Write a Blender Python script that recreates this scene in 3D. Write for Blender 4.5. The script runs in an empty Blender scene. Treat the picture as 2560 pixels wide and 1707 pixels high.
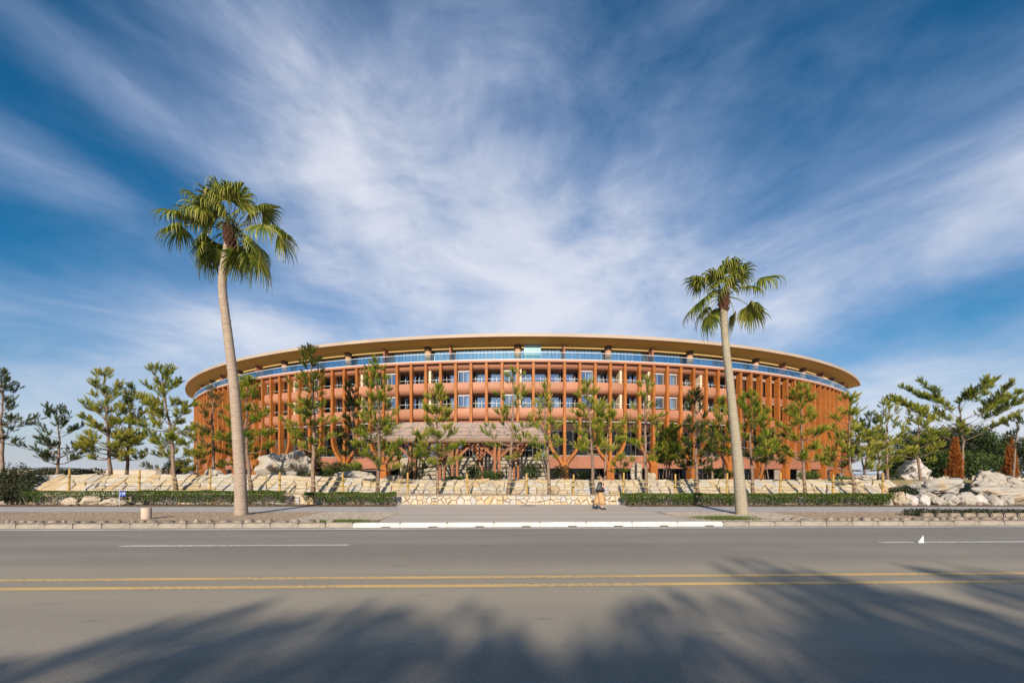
import bpy, bmesh, math, random
import numpy as np
from mathutils import Vector, Matrix, Quaternion

S = bpy.context.scene
C = S.collection
R = math.radians

# ------------------------------------------------------------------ camera
F_PX, HOR, CAMZ = 1100.0, 1183.0, 1.8        # focal length and horizon of the 2560 px wide photograph
cam = bpy.data.cameras.new('camera')
cam.sensor_width = 36.0
cam.lens = 36.0 * F_PX / 2560.0
cam.shift_y = (HOR - 853.5) / 2560.0
cam.clip_start, cam.clip_end = 0.1, 30000
camo = bpy.data.objects.new('camera', cam)
C.objects.link(camo)
camo.location = (0, 0, CAMZ)
camo.rotation_euler = (R(90), 0, 0)
S.camera = camo

# ------------------------------------------------------------------ sun, sky, exposure
SUN_AZ, SUN_EL = R(5.5), R(22.0)             # light travels towards (+sin, +cos), downwards
sd = Vector((math.sin(SUN_AZ) * math.cos(SUN_EL), math.cos(SUN_AZ) * math.cos(SUN_EL), -math.sin(SUN_EL)))
sun = bpy.data.lights.new('sun', 'SUN')
sun.energy = 4.5
sun.angle = R(0.55)
sun.color = (1.0, 0.88, 0.72)
suno = bpy.data.objects.new('sun', sun)
C.objects.link(suno)
suno.rotation_euler = sd.to_track_quat('-Z', 'Y').to_euler()
suno.location = (0, -40, 40)

S.view_settings.view_transform = 'Standard'
S.view_settings.look = 'None'
S.view_settings.gamma = 1.0
S.view_settings.exposure = 0.52
S.view_settings.use_curve_mapping = False
S.render.film_transparent = False
try:
    S.cycles.max_bounces = 6
    S.cycles.transparent_max_bounces = 10
    S.cycles.caustics_reflective = False
    S.cycles.caustics_refractive = False
except Exception:
    pass


class NT:
    """small node-tree helper"""
    def __init__(s, tree):
        s.t = tree
    def n(s, kind, **kw):
        nd = s.t.nodes.new(kind)
        for k, v in kw.items():
            setattr(nd, k, v)
        return nd
    def put(s, sock, v):
        if hasattr(v, 'is_linked') or hasattr(v, 'links'):
            s.t.links.new(v, sock)
        else:
            sock.default_value = v
    def math(s, op, a, b=None, c=None, clamp=False):
        nd = s.n('ShaderNodeMath', operation=op)
        nd.use_clamp = clamp
        for i, v in enumerate((a, b, c)):
            if v is not None:
                s.put(nd.inputs[i], v)
        return nd.outputs[0]
    def mix(s, fac, a, b, blend='MIX'):
        nd = s.n('ShaderNodeMix', data_type='RGBA', blend_type=blend)
        s.put(nd.inputs[0], fac)
        s.put(nd.inputs[6], a)
        s.put(nd.inputs[7], b)
        return nd.outputs[2]
    def noise(s, vec, scale, detail=4, rough=0.55, dist=0.0):
        nd = s.n('ShaderNodeTexNoise')
        s.put(nd.inputs['Vector'], vec)
        nd.inputs['Scale'].default_value = scale
        nd.inputs['Detail'].default_value = detail
        nd.inputs['Roughness'].default_value = rough
        nd.inputs['Distortion'].default_value = dist
        return nd.outputs['Fac']
    def mapping(s, vec, scale=(1, 1, 1), rot=(0, 0, 0), loc=(0, 0, 0)):
        nd = s.n('ShaderNodeMapping')
        s.put(nd.inputs['Vector'], vec)
        nd.inputs['Scale'].default_value = scale
        nd.inputs['Rotation'].default_value = rot
        nd.inputs['Location'].default_value = loc
        return nd.outputs[0]
    def ramp(s, fac, stops):
        nd = s.n('ShaderNodeValToRGB')
        s.put(nd.inputs[0], fac)
        cr = nd.color_ramp
        while len(cr.elements) < len(stops):
            cr.elements.new(0.5)
        for e, (p, c) in zip(cr.elements, stops):
            e.position = p
            e.color = c if len(c) == 4 else (*c, 1)
        return nd.outputs[0]
    def rng(s, v, a, b, c=0.0, d=1.0, smooth=True):
        nd = s.n('ShaderNodeMapRange')
        if smooth:
            nd.interpolation_type = 'SMOOTHSTEP'
        s.put(nd.inputs[0], v)
        nd.inputs[1].default_value = a
        nd.inputs[2].default_value = b
        nd.inputs[3].default_value = c
        nd.inputs[4].default_value = d
        return nd.outputs[0]


def build_world():
    w = bpy.data.worlds.new('World')
    S.world = w
    w.use_nodes = True
    t = w.node_tree
    t.nodes.clear()
    N = NT(t)
    out = N.n('ShaderNodeOutputWorld')
    bg = N.n('ShaderNodeBackground')
    bg.inputs[1].default_value = 0.07
    t.links.new(bg.outputs[0], out.inputs[0])
    sky = N.n('ShaderNodeTexSky', sky_type='NISHITA')
    sky.sun_disc = False
    sky.sun_elevation = SUN_EL
    sky.sun_rotation = math.pi + SUN_AZ
    sky.altitude = 0
    sky.air_density = 1.0
    sky.dust_density = 0.6
    sky.ozone_density = 2.5
    hs = N.n('ShaderNodeHueSaturation')
    hs.inputs['Hue'].default_value = 0.495
    hs.inputs['Saturation'].default_value = 1.62
    hs.inputs['Value'].default_value = 1.0
    t.links.new(sky.outputs[0], hs.inputs['Color'])
    tc = N.n('ShaderNodeTexCoord')
    gen = tc.outputs['Generated']
    sep = N.n('ShaderNodeSeparateXYZ')
    t.links.new(gen, sep.inputs[0])
    x, y, z = sep.outputs
    # two streak noises, stretched like cirrus, in the direction vector's own space
    # (project onto a high cloud layer: x/(z+k), y/(z+k))
    zz = N.math('ADD', N.math('ABSOLUTE', z), 0.42)
    cmb = N.n('ShaderNodeCombineXYZ')
    t.links.new(N.math('DIVIDE', x, zz), cmb.inputs[0])
    t.links.new(N.math('DIVIDE', N.math('ABSOLUTE', y), zz), cmb.inputs[1])
    pl = cmb.outputs[0]
    warp = N.noise(pl, 0.9, 3, 0.5)
    cmb2 = N.n('ShaderNodeCombineXYZ')
    t.links.new(x, cmb2.inputs[0])
    t.links.new(z, cmb2.inputs[1])
    t.links.new(N.math('MULTIPLY', warp, 0.35), cmb2.inputs[2])
    n_big = N.noise(cmb2.outputs[0], 2.6, 5, 0.55, 0.5)
    n_str = N.noise(N.mapping(cmb2.outputs[0], (1.0, 2.3, 1), (0, 0, R(-24))), 3.4, 8, 0.62, 0.35)
    n_fin = N.noise(N.mapping(pl, (1.2, 0.9, 1), (0, 0, R(38)), (1.3, 0.2, 0)), 2.6, 7, 0.6, 0.4)

    def blob(px, py, sx, sy, amp, rot=0.0):
        d = Vector(((px - 1280) / F_PX, 1, (HOR - py) / F_PX))
        s = 1.0 / d.length
        ux, uz = d.x * s, d.z * s
        k = s / F_PX
        c, sn = math.cos(rot), math.sin(rot)
        dx = N.math('SUBTRACT', x, ux)
        dz = N.math('SUBTRACT', z, uz)
        a = N.math('ADD', N.math('MULTIPLY', dx, c / (sx * k)), N.math('MULTIPLY', dz, sn / (sx * k)))
        b = N.math('ADD', N.math('MULTIPLY', dx, -sn / (sy * k)), N.math('MULTIPLY', dz, c / (sy * k)))
        e = N.math('ADD', N.math('MULTIPLY', a, a), N.math('MULTIPLY', b, b))
        return N.math('MULTIPLY', N.math('POWER', 2.718, N.math('MULTIPLY', e, -0.5)), amp)

    acc = 0.10
    for b in ((800, 380, 170, 150, 0.42, 0.2), (1120, 600, 420, 190, 0.34, -0.5), (1250, 180, 420, 200, 0.12, 0),
              (2330, 590, 300, 120, 0.32, 0.42), (1950, 560, 420, 160, 0.20, 0.2), (520, 760, 330, 110, 0.34, -0.25),
              (150, 960, 420, 130, 0.18, 0.0), (1450, 800, 900, 170, 0.22, 0), (130, 430, 170, 45, 0.26, -0.3),
              (330, 260, 260, 40, 0.15, -0.6), (60, 60, 160, 60, 0.18, -0.4), (2500, 1000, 500, 120, 0.10, 0),
              (70, 610, 230, 120, -0.50, 0.2), (330, 60, 420, 110, -0.30, -0.2), (150, 330, 260, 60, -0.12, -0.5), (120, 130, 260, 110, -0.16, -0.4), (2050, 330, 420, 160, 0.10, 0), (1350, 330, 500, 160, 0.08, 0), (2480, 180, 330, 170, -0.20, 0),
              (1700, 190, 380, 130, -0.10, 0), (2350, 790, 260, 60, -0.30, 0.3), (440, 560, 90, 90, -0.2, 0),
              (100, 850, 200, 40, -0.22, 0.2), (1900, 380, 300, 60, -0.10, 0.3)):
        acc = N.math('ADD', acc, blob(*b))
    nz = N.math('ADD', N.math('MULTIPLY', N.math('SUBTRACT', n_big, 0.5), 0.75),
                N.math('ADD', N.math('MULTIPLY', N.math('SUBTRACT', n_str, 0.5), 1.0),
                       N.math('MULTIPLY', N.math('SUBTRACT', n_fin, 0.5), 0.2)))
    veil = N.math('MULTIPLY', N.math('POWER', 2.718, N.math('MULTIPLY', N.math('ABSOLUTE', z), -4.6)), 0.60)
    cov = N.math('ADD', N.math('ADD', acc, nz), veil)
    dens = N.rng(cov, -0.05, 1.1, 0.0, 0.92, smooth=True)
    cloud = N.mix(N.rng(cov, 0.35, 1.0), (4.3, 5.4, 8.0, 1), (8.2, 8.4, 9.3, 1))
    colr = N.mix(dens, hs.outputs[0], cloud)
    t.links.new(colr, bg.inputs[0])
    w.cycles.sampling_method = 'MANUAL'
    w.cycles.sample_map_resolution = 256


build_world()

# ------------------------------------------------------------------ helpers
def at(px, py, Y):
    """the point at depth Y that the photograph shows at pixel (px, py)"""
    return Vector(((px - 1280) / F_PX * Y, Y, CAMZ + (HOR - py) / F_PX * Y))

def xat(px, Y):
    return (px - 1280) / F_PX * Y

def add(name, me, mat=None, parent=None, loc=None, rot=None):
    o = bpy.data.objects.new(name, me)
    C.objects.link(o)
    if mat is not None and me is not None and not me.materials:
        me.materials.append(mat)
    if parent is not None:
        o.parent = parent
    if loc is not None:
        o.location = loc
    if rot is not None:
        o.rotation_euler = rot
    return o

def tag(o, label=None, cat=None, group=None, kind=None):
    if label: o['label'] = label
    if cat: o['category'] = cat
    if group: o['group'] = group
    if kind: o['kind'] = kind
    return o

def thing(name, label, cat, loc=(0, 0, 0), rz=0, group=None):
    o = bpy.data.objects.new(name, None)
    o.empty_display_size = 0.3
    C.objects.link(o)
    o.location = loc
    o.rotation_euler = (0, 0, rz)
    return tag(o, label, cat, group)


class MB:
    def __init__(s):
        s.v, s.f = [], []
    def quadbox(s, p):
        b = len(s.v)
        s.v += [tuple(q) for q in p]
        s.f += [tuple(b + i for i in f) for f in ((0, 3, 2, 1), (4, 5, 6, 7), (0, 1, 5, 4), (1, 2, 6, 5), (2, 3, 7, 6), (3, 0, 4, 7))]
        return s
    def box(s, x0, x1, y0, y1, z0, z1):
        return s.quadbox([(x0, y0, z0), (x1, y0, z0), (x1, y1, z0), (x0, y1, z0), (x0, y0, z1), (x1, y0, z1), (x1, y1, z1), (x0, y1, z1)])
    def bar(s, p, q, w, h, up=(0, 0, 1)):
        p, q = Vector(p), Vector(q)
        d = (q - p).normalized()
        a = d.cross(Vector(up))
        if a.length < 1e-4:
            a = Vector((1, 0, 0))
        a = a.normalized() * (w / 2)
        b = a.cross(d).normalized() * (h / 2)
        return s.quadbox([p - a - b, p + a - b, q + a - b, q - a - b, p - a + b, p + a + b, q + a + b, q - a + b])
    def tube(s, pts, rad, n=8, cap=True, squash=1.0):
        pts = [Vector(p) for p in pts]
        base = len(s.v)
        up = Vector((0.13, 1, 0.07))
        for i, p in enumerate(pts):
            d = (pts[min(i + 1, len(pts) - 1)] - pts[max(i - 1, 0)])
            if d.length < 1e-6:
                d = Vector((0, 0, 1))
            d.normalize()
            a = d.cross(up)
            if a.length < 1e-3:
                a = d.cross(Vector((1, 0, 0)))
            a.normalize()
            b = d.cross(a)
            r = rad[i] if isinstance(rad, (list, tuple)) else rad
            for k in range(n):
                t = 2 * math.pi * k / n
                s.v.append(tuple(p + a * (r * math.cos(t)) + b * (r * squash * math.sin(t))))
        for i in range(len(pts) - 1):
            for k in range(n):
                k2 = (k + 1) % n
                s.f.append((base + i * n + k, base + (i + 1) * n + k, base + (i + 1) * n + k2, base + i * n + k2))
        if cap:
            s.f.append(tuple(base + k for k in range(n)))
            e = base + (len(pts) - 1) * n
            s.f.append(tuple(e + n - 1 - k for k in range(n)))
        return s
    def prism(s, prof, x0, x1):
        """closed profile of (y, z) pushed along x"""
        b, n = len(s.v), len(prof)
        s.v += [(x0, y, z) for y, z in prof] + [(x1, y, z) for y, z in prof]
        s.f.append(tuple(b + i for i in range(n)))
        s.f.append(tuple(b + n + n - 1 - i for i in range(n)))
        for i in range(n):
            j = (i + 1) % n
            s.f.append((b + i, b + n + i, b + n + j, b + j))
        return s
    def lathe(s, prof, n=16, c=(0, 0)):
        b = len(s.v)
        for r, z in prof:
            for k in range(n):
                t = 2 * math.pi * k / n
                s.v.append((c[0] + r * math.cos(t), c[1] + r * math.sin(t), z))
        for i in range(len(prof) - 1):
            for k in range(n):
                k2 = (k + 1) % n
                s.f.append((b + i * n + k, b + i * n + k2, b + (i + 1) * n + k2, b + (i + 1) * n + k))
        s.f.append(tuple(b + n - 1 - k for k in range(n)))
        e = b + (len(prof) - 1) * n
        s.f.append(tuple(e + k for k in range(n)))
        return s
    def mesh(s, name, smooth=False):
        me = bpy.data.meshes.new(name)
        me.from_pydata(s.v, [], s.f)
        bm = bmesh.new()
        bm.from_mesh(me)
        bmesh.ops.recalc_face_normals(bm, faces=bm.faces)
        bm.to_mesh(me)
        bm.free()
        if smooth:
            me.polygons.foreach_set('use_smooth', [True] * len(me.polygons))
        return me
    def build(s, name, mat, parent=None, smooth=False, loc=None, rot=None):
        return add(name, s.mesh(name, smooth), mat, parent, loc, rot)


def npmesh(name, V, F, tint=None, smooth=False):
    V = np.asarray(V, dtype=np.float32).reshape(-1, 3)
    F = np.asarray(F, dtype=np.int32)
    k = F.shape[1]
    me = bpy.data.meshes.new(name)
    me.vertices.add(len(V))
    me.vertices.foreach_set('co', V.ravel())
    me.loops.add(F.size)
    me.loops.foreach_set('vertex_index', F.ravel())
    me.polygons.add(len(F))
    me.polygons.foreach_set('loop_start', np.arange(0, F.size, k, dtype=np.int32))
    me.polygons.foreach_set('loop_total', np.full(len(F), k, dtype=np.int32))
    if smooth:
        me.polygons.foreach_set('use_smooth', np.ones(len(F), dtype=bool))
    me.update(calc_edges=True)
    if tint is not None:
        a = me.attributes.new('tint', 'FLOAT', 'POINT')
        a.data.foreach_set('value', np.asarray(tint, dtype=np.float32))
    return me

# ------------------------------------------------------------------ materials
def new_mat(name):
    m = bpy.data.materials.new(name)
    m.use_nodes = True
    t = m.node_tree
    N = NT(t)
    b = t.nodes['Principled BSDF']
    return m, N, b

def coords(N, kind='Object'):
    return N.n('ShaderNodeTexCoord').outputs[kind]

def bump(N, b, h, strength=0.3, dist=0.02):
    nd = N.n('ShaderNodeBump')
    nd.inputs['Strength'].default_value = strength
    nd.inputs['Distance'].default_value = dist
    N.t.links.new(h, nd.inputs['Height'])
    N.t.links.new(nd.outputs[0], b.inputs['Normal'])

def simple(name, c1, c2=None, rough=0.7, scale=3.0, map_scale=(1, 1, 1), bmp=0.0, bdist=0.01, detail=5, metal=0.0, rnd=0.0, world=False, spec=0.4):
    m, N, b = new_mat(name)
    b.inputs['Roughness'].default_value = rough
    b.inputs['Metallic'].default_value = metal
    b.inputs['Specular IOR Level'].default_value = spec
    if c2 is None:
        c2 = tuple(v * 0.75 for v in c1)
    if world:
        vec = N.n('ShaderNodeNewGeometry').outputs['Position']
    else:
        vec = coords(N)
    vec = N.mapping(vec, map_scale)
    n = N.noise(vec, scale, detail, 0.6)
    col = N.mix(N.rng(n, 0.3, 0.7), (*c1, 1), (*c2, 1))
    if rnd:
        oi = N.n('ShaderNodeObjectInfo').outputs['Random']
        hsv = N.n('ShaderNodeHueSaturation')
        N.t.links.new(col, hsv.inputs['Color'])
        N.t.links.new(N.math('ADD', N.math('MULTIPLY', oi, 2 * rnd), 1.0 - rnd), hsv.inputs['Value'])
        col = hsv.outputs[0]
    N.t.links.new(col, b.inputs['Base Color'])
    if bmp:
        bump(N, b, n, bmp, bdist)
    return m

def glass_mat(name, tint, refl, fac, rough=0.02, wob=0.0):
    m, N, b = new_mat(name)
    t = m.node_tree
    t.nodes.remove(b)
    tr = N.n('ShaderNodeBsdfTransparent')
    tr.inputs[0].default_value = (*tint, 1)
    gl = N.n('ShaderNodeBsdfGlossy')
    gl.inputs['Color'].default_value = (*refl, 1)
    gl.inputs['Roughness'].default_value = rough
    mx = N.n('ShaderNodeMixShader')
    lw = N.n('ShaderNodeFresnel')
    lw.inputs[0].default_value = 1.45
    N.t.links.new(N.math('ADD', N.math('MULTIPLY', lw.outputs[0], 0.6), fac, clamp=True), mx.inputs[0])
    N.t.links.new(tr.outputs[0], mx.inputs[1])
    N.t.links.new(gl.outputs[0], mx.inputs[2])
    if wob:
        vec = N.n('ShaderNodeNewGeometry').outputs['Position']
        nd = N.n('ShaderNodeBump')
        nd.inputs['Strength'].default_value = wob
        nd.inputs['Distance'].default_value = 0.02
        N.t.links.new(N.noise(vec, 0.7, 2), nd.inputs['Height'])
        N.t.links.new(nd.outputs[0], gl.inputs['Normal'])
    N.t.links.new(mx.outputs[0], t.nodes['Material Output'].inputs[0])
    return m

def leaf_mat(name, stops, trans=0.35, rough=0.55):
    m, N, b = new_mat(name)
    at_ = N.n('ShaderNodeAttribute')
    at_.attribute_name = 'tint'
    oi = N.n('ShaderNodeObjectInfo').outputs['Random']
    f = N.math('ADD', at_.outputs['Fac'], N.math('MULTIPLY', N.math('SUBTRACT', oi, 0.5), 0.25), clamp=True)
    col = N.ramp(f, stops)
    N.t.links.new(col, b.inputs['Base Color'])
    b.inputs['Roughness'].default_value = rough
    b.inputs['Specular IOR Level'].default_value = 0.35
    tl = N.n('ShaderNodeBsdfTranslucent')
    N.t.links.new(col, tl.inputs[0])
    mx = N.n('ShaderNodeMixShader')
    mx.inputs[0].default_value = trans
    N.t.links.new(b.outputs[0], mx.inputs[1])
    N.t.links.new(tl.outputs[0], mx.inputs[2])
    N.t.links.new(mx.outputs[0], m.node_tree.nodes['Material Output'].inputs[0])
    return m

M = {}
def asphalt(name, c1, c2, streak=True):
    m, N, b = new_mat(name)
    pos = N.n('ShaderNodeNewGeometry').outputs['Position']
    big = N.noise(N.mapping(pos, (0.06, 0.55, 1)), 1.0, 4, 0.55, 0.4)
    pat = N.noise(N.mapping(pos, (0.25, 0.8, 1), (0, 0, 0), (7, 3, 0)), 0.6, 5, 0.6)
    fine = N.noise(pos, 70.0, 3, 0.7)
    med = N.noise(pos, 9.0, 4, 0.6)
    f = N.math('ADD', N.math('MULTIPLY', big, 0.5), N.math('MULTIPLY', pat, 0.5))
    col = N.mix(N.rng(f, 0.36, 0.64), (*c1, 1), (*c2, 1))
    col = N.mix(N.math('MULTIPLY', N.rng(fine, 0.35, 0.7), 0.6), col, (c2[0] * 1.5, c2[1] * 1.5, c2[2] * 1.5, 1))
    agg = N.noise(pos, 34.0, 2, 0.8)
    col = N.mix(N.math('MULTIPLY', N.rng(agg, 0.54, 0.66), 0.38), col, (c2[0] * 1.7, c2[1] * 1.65, c2[2] * 1.55, 1))
    col = N.mix(N.math('MULTIPLY', N.rng(agg, 0.34, 0.44, 1, 0), 0.42), col, (c1[0] * .4, c1[1] * .4, c1[2] * .42, 1))
    col = N.mix(N.math('MULTIPLY', N.rng(med, 0.55, 0.75), 0.25), col, (c1[0] * .6, c1[1] * .6, c1[2] * .6, 1))
    # hairline cracks
    vor = N.n('ShaderNodeTexVoronoi', feature='DISTANCE_TO_EDGE')
    N.t.links.new(N.mapping(N.n('ShaderNodeVectorMath', operation='ADD').outputs[0], (1, 1, 1)), vor.inputs['Vector'])
    va = [n for n in N.t.nodes if n.type == 'VECT_MATH'][-1]
    N.t.links.new(pos, va.inputs[0])
    nt = N.n('ShaderNodeTexNoise')
    nt.inputs['Scale'].default_value = 0.8
    nt.inputs['Detail'].default_value = 5
    N.t.links.new(pos, nt.inputs['Vector'])
    N.t.links.new(nt.outputs['Color'], va.inputs[1])
    vor.inputs['Scale'].default_value = 0.33
    crack = N.math('MULTIPLY', N.rng(vor.outputs[0], 0.0, 0.008, 1, 0), N.rng(pat, 0.5, 0.62))
    if streak:
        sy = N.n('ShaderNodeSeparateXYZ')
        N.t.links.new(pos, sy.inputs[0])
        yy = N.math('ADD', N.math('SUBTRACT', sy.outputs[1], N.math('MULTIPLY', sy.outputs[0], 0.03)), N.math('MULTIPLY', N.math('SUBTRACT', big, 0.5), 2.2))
        beige_band = N.math('MULTIPLY', N.rng(yy, 3.0, 6.4), N.rng(yy, 8.0, 10.0, 1, 0))
        col = N.mix(N.math('MULTIPLY', beige_band, 0.72), col, (0.40, 0.345, 0.262, 1))  # mixes in a lighter beige band along the middle of the road
        tr = N.math('MULTIPLY', N.math('ADD', N.math('SINE', N.math('MULTIPLY', yy, 3.6)), 1.0), 0.5)
        col = N.mix(N.math('MULTIPLY', tr, 0.16), col, (0.12, 0.11, 0.10, 1))
        oil = N.noise(N.mapping(pos, (0.8, 2.2, 1)), 1.3, 4, 0.6)
        col = N.mix(N.math('MULTIPLY', N.rng(oil, 0.62, 0.75), 0.4), col, (0.10, 0.09, 0.08, 1))
    N.t.links.new(col, b.inputs['Base Color'])
    b.inputs['Roughness'].default_value = 0.86
    b.inputs['Specular IOR Level'].default_value = 0.3
    bump(N, b, N.math('ADD', fine, N.math('MULTIPLY', med, 0.4)), 0.35, 0.006)
    return m

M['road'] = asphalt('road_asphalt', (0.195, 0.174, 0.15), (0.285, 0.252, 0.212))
M['apron'] = asphalt('driveway_asphalt', (0.43, 0.365, 0.31), (0.52, 0.45, 0.385))
M['path'] = simple('path_concrete', (0.50, 0.465, 0.445), (0.42, 0.385, 0.37), 0.85, 1.3, bmp=0.15, world=True)

def paint(name, c, wear):
    m, N, b = new_mat(name)
    pos = N.n('ShaderNodeNewGeometry').outputs['Position']
    n1 = N.noise(pos, 14, 5, 0.7)
    n2 = N.noise(N.mapping(pos, (0.25, 2.0, 1)), 1.2, 4, 0.6)
    n3 = N.noise(pos, 38, 3, 0.7)
    f = N.math('MULTIPLY', N.math('MAXIMUM', N.rng(n1, 0.46, 0.56), N.rng(n3, 0.52, 0.60)), N.rng(n2, 0.28, 0.6))
    col = N.mix(N.math('MULTIPLY', f, wear), (*c, 1), (0.22, 0.2, 0.18, 1))
    N.t.links.new(col, b.inputs['Base Color'])
    b.inputs['Roughness'].default_value = 0.7
    bump(N, b, n1, 0.2, 0.004)
    return m
M['white_paint'] = paint('white_road_paint', (0.78, 0.77, 0.75), 0.85)
M['yellow_paint'] = paint('yellow_road_paint', (0.80, 0.52, 0.18), 0.7)
M['kerb'] = simple('kerb_concrete', (0.34, 0.30, 0.25), (0.25, 0.22, 0.185), 0.9, 6, bmp=0.3, rnd=0.12)
M['kerb_white'] = simple('kerb_white', (0.66, 0.645, 0.62), (0.54, 0.52, 0.49), 0.75, 4, bmp=0.1, rnd=0.04)
M['gravel_bed'] = simple('gravel_bed', (0.44, 0.32, 0.22), (0.28, 0.20, 0.135), 0.95, 22, bmp=0.6, bdist=0.02, world=True)
M['pebble'] = simple('pebble', (0.52, 0.40, 0.28), (0.30, 0.22, 0.15), 0.9, 5, world=True)
M['pebble_pale'] = simple('pebble_pale', (0.62, 0.56, 0.48), (0.42, 0.37, 0.3), 0.9, 5, world=True)
M['soil'] = simple('soil', (0.22, 0.145, 0.085), (0.13, 0.085, 0.05), 0.95, 7, bmp=0.6, bdist=0.03, world=True)
M['garden'] = simple('garden_ground', (0.30, 0.22, 0.11), (0.16, 0.14, 0.06), 0.95, 0.8, bmp=0.5, bdist=0.05, world=True)
M['sand'] = simple('sand', (0.52, 0.43, 0.32), (0.42, 0.35, 0.26), 0.95, 0.4, world=True)
M['edging'] = simple('edging_stone', (0.32, 0.265, 0.21), (0.19, 0.155, 0.125), 0.9, 6, bmp=0.5, rnd=0.3)
M['mortar'] = simple('mortar', (0.27, 0.22, 0.155), (0.16, 0.125, 0.09), 0.95, 6, bmp=0.4, world=True)

def stone_mat(name, stops, sc=2.2, bd=0.05):
    m, N, b = new_mat(name)
    oi = N.n('ShaderNodeObjectInfo').outputs['Random']
    pos = N.n('ShaderNodeNewGeometry').outputs['Position']
    base = N.ramp(oi, stops)
    n1 = N.noise(pos, sc, 6, 0.62, 0.4)
    n2 = N.noise(N.mapping(pos, (1, 1, 2.4), (0.3, 0.5, 0.2)), sc * 3.1, 5, 0.65)
    col = N.mix(N.math('MULTIPLY', N.rng(n1, 0.52, 0.72), 0.7), base, (0.40, 0.25, 0.115, 1))
    col = N.mix(N.math('MULTIPLY', N.rng(n2, 0.5, 0.8), 0.5), col, (0.30, 0.27, 0.24, 1))
    col = N.mix(N.math('MULTIPLY', N.rng(n1, 0.3, 0.45, 1, 0), 0.35), col, (0.56, 0.53, 0.49, 1))
    N.t.links.new(col, b.inputs['Base Color'])
    b.inputs['Roughness'].default_value = 0.88
    b.inputs['Specular IOR Level'].default_value = 0.25
    bump(N, b, N.math('ADD', n1, N.math('MULTIPLY', n2, 0.6)), 0.7, bd)
    return m
M['stone'] = stone_mat('wall_stone', [(0.0, (0.50, 0.40, 0.28)), (0.2, (0.47, 0.44, 0.40)), (0.38, (0.50, 0.40, 0.265)), (0.55, (0.53, 0.46, 0.36)),
                                      (0.72, (0.40, 0.395, 0.39)), (0.86, (0.49, 0.36, 0.205)), (1.0, (0.53, 0.44, 0.315))])
M['boulder'] = stone_mat('boulder_stone', [(0, (0.36, 0.335, 0.30)), (1, (0.38, 0.345, 0.30))], 1.3, 0.12)
M['boulder_tan'] = stone_mat('tan_boulder', [(0, (0.40, 0.33, 0.25)), (1, (0.42, 0.355, 0.275))], 1.5, 0.08)
M['boulder_grey'] = stone_mat('grey_boulder', [(0, (0.46, 0.44, 0.42)), (1, (0.5, 0.46, 0.43))], 1.5)

def bamboo_mat():
    m, N, b = new_mat('bamboo')
    co = coords(N)
    n = N.noise(co, 5, 4)
    col = N.mix(N.rng(n, 0.3, 0.7), (0.46, 0.29, 0.085, 1), (0.35, 0.21, 0.055, 1))
    N.t.links.new(col, b.inputs['Base Color'])
    b.inputs['Roughness'].default_value = 0.5
    return m
M['bamboo'] = bamboo_mat()
M['bamboo_rail'] = simple('bamboo_rail', (0.46, 0.37, 0.12), (0.35, 0.28, 0.08), 0.5, 3, world=True)
M['rope'] = simple('rope', (0.06, 0.045, 0.035), rough=0.9)

def timber(name, c1, c2, scale=(8, 8, 0.6), joint=None, rough=0.55, rnd=0.10):
    m, N, b = new_mat(name)
    co = coords(N)
    n = N.noise(N.mapping(co, scale), 1.6, 6, 0.65, 0.3)
    n2 = N.noise(co, 0.45, 3, 0.5)
    col = N.mix(N.rng(n, 0.28, 0.72), (*c1, 1), (*c2, 1))
    col = N.mix(N.math('MULTIPLY', N.rng(n2, 0.45, 0.7), 0.35), col, (c2[0] * .75, c2[1] * .7, c2[2] * .65, 1))
    if joint:
        sz = N.n('ShaderNodeSeparateXYZ')
        N.t.links.new(co, sz.inputs[0])
        acc = 0.0
        for zj in joint:
            acc = N.math('MAXIMUM', acc, N.math('LESS_THAN', N.math('ABSOLUTE', N.math('SUBTRACT', sz.outputs[2], zj)), 0.025))
        col = N.mix(N.math('MULTIPLY', acc, 0.75), col, (0.05, 0.02, 0.008, 1))
        st_ = N.noise(N.mapping(co, (5, 5, 0.12)), 1.0, 4, 0.6)
        col = N.mix(N.math('MULTIPLY', N.rng(st_, 0.52, 0.75), 0.4), col, (c2[0] * .55, c2[1] * .5, c2[2] * .6, 1))
    oi = N.n('ShaderNodeObjectInfo').outputs['Random']
    hsv = N.n('ShaderNodeHueSaturation')
    N.t.links.new(col, hsv.inputs['Color'])
    N.t.links.new(N.math('ADD', N.math('MULTIPLY', oi, 2 * rnd), 1 - rnd), hsv.inputs['Value'])
    N.t.links.new(hsv.outputs[0], b.inputs['Base Color'])
    b.inputs['Roughness'].default_value = rough
    b.inputs['Specular IOR Level'].default_value = 0.3
    bump(N, b, n, 0.12, 0.01)
    return m
M['fin'] = timber('column_timber', (0.40, 0.135, 0.021), (0.275, 0.086, 0.014), joint=(16.4, 14.25, 12.9, 10.65, 9.2, 7.4, 2.85))
M['spandrel'] = timber('spandrel_timber', (0.43, 0.205, 0.125), (0.345, 0.152, 0.09), (0.25, 4, 7))
M['brick'] = timber('wall_panel_clay', (0.34, 0.145, 0.09), (0.275, 0.11, 0.068), (0.35, 4, 5), rough=0.75)
M['screen'] = timber('dark_screen', (0.085, 0.038, 0.022), (0.060, 0.026, 0.016), (12, 2, 0.5))
M['band'] = simple('patterned_band', (0.36, 0.27, 0.2), (0.24, 0.17, 0.12), 0.7, 2.5)
M['louvre'] = simple('louvre_slat', (0.30, 0.24, 0.19), (0.24, 0.19, 0.15), 0.7, 3)
M['louvre_pale'] = simple('pale_louvre', (0.52, 0.45, 0.38), (0.44, 0.38, 0.32), 0.7, 3)
M['frame'] = simple('window_frame', (0.42, 0.39, 0.37), (0.36, 0.33, 0.31), 0.45, 3)
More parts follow.
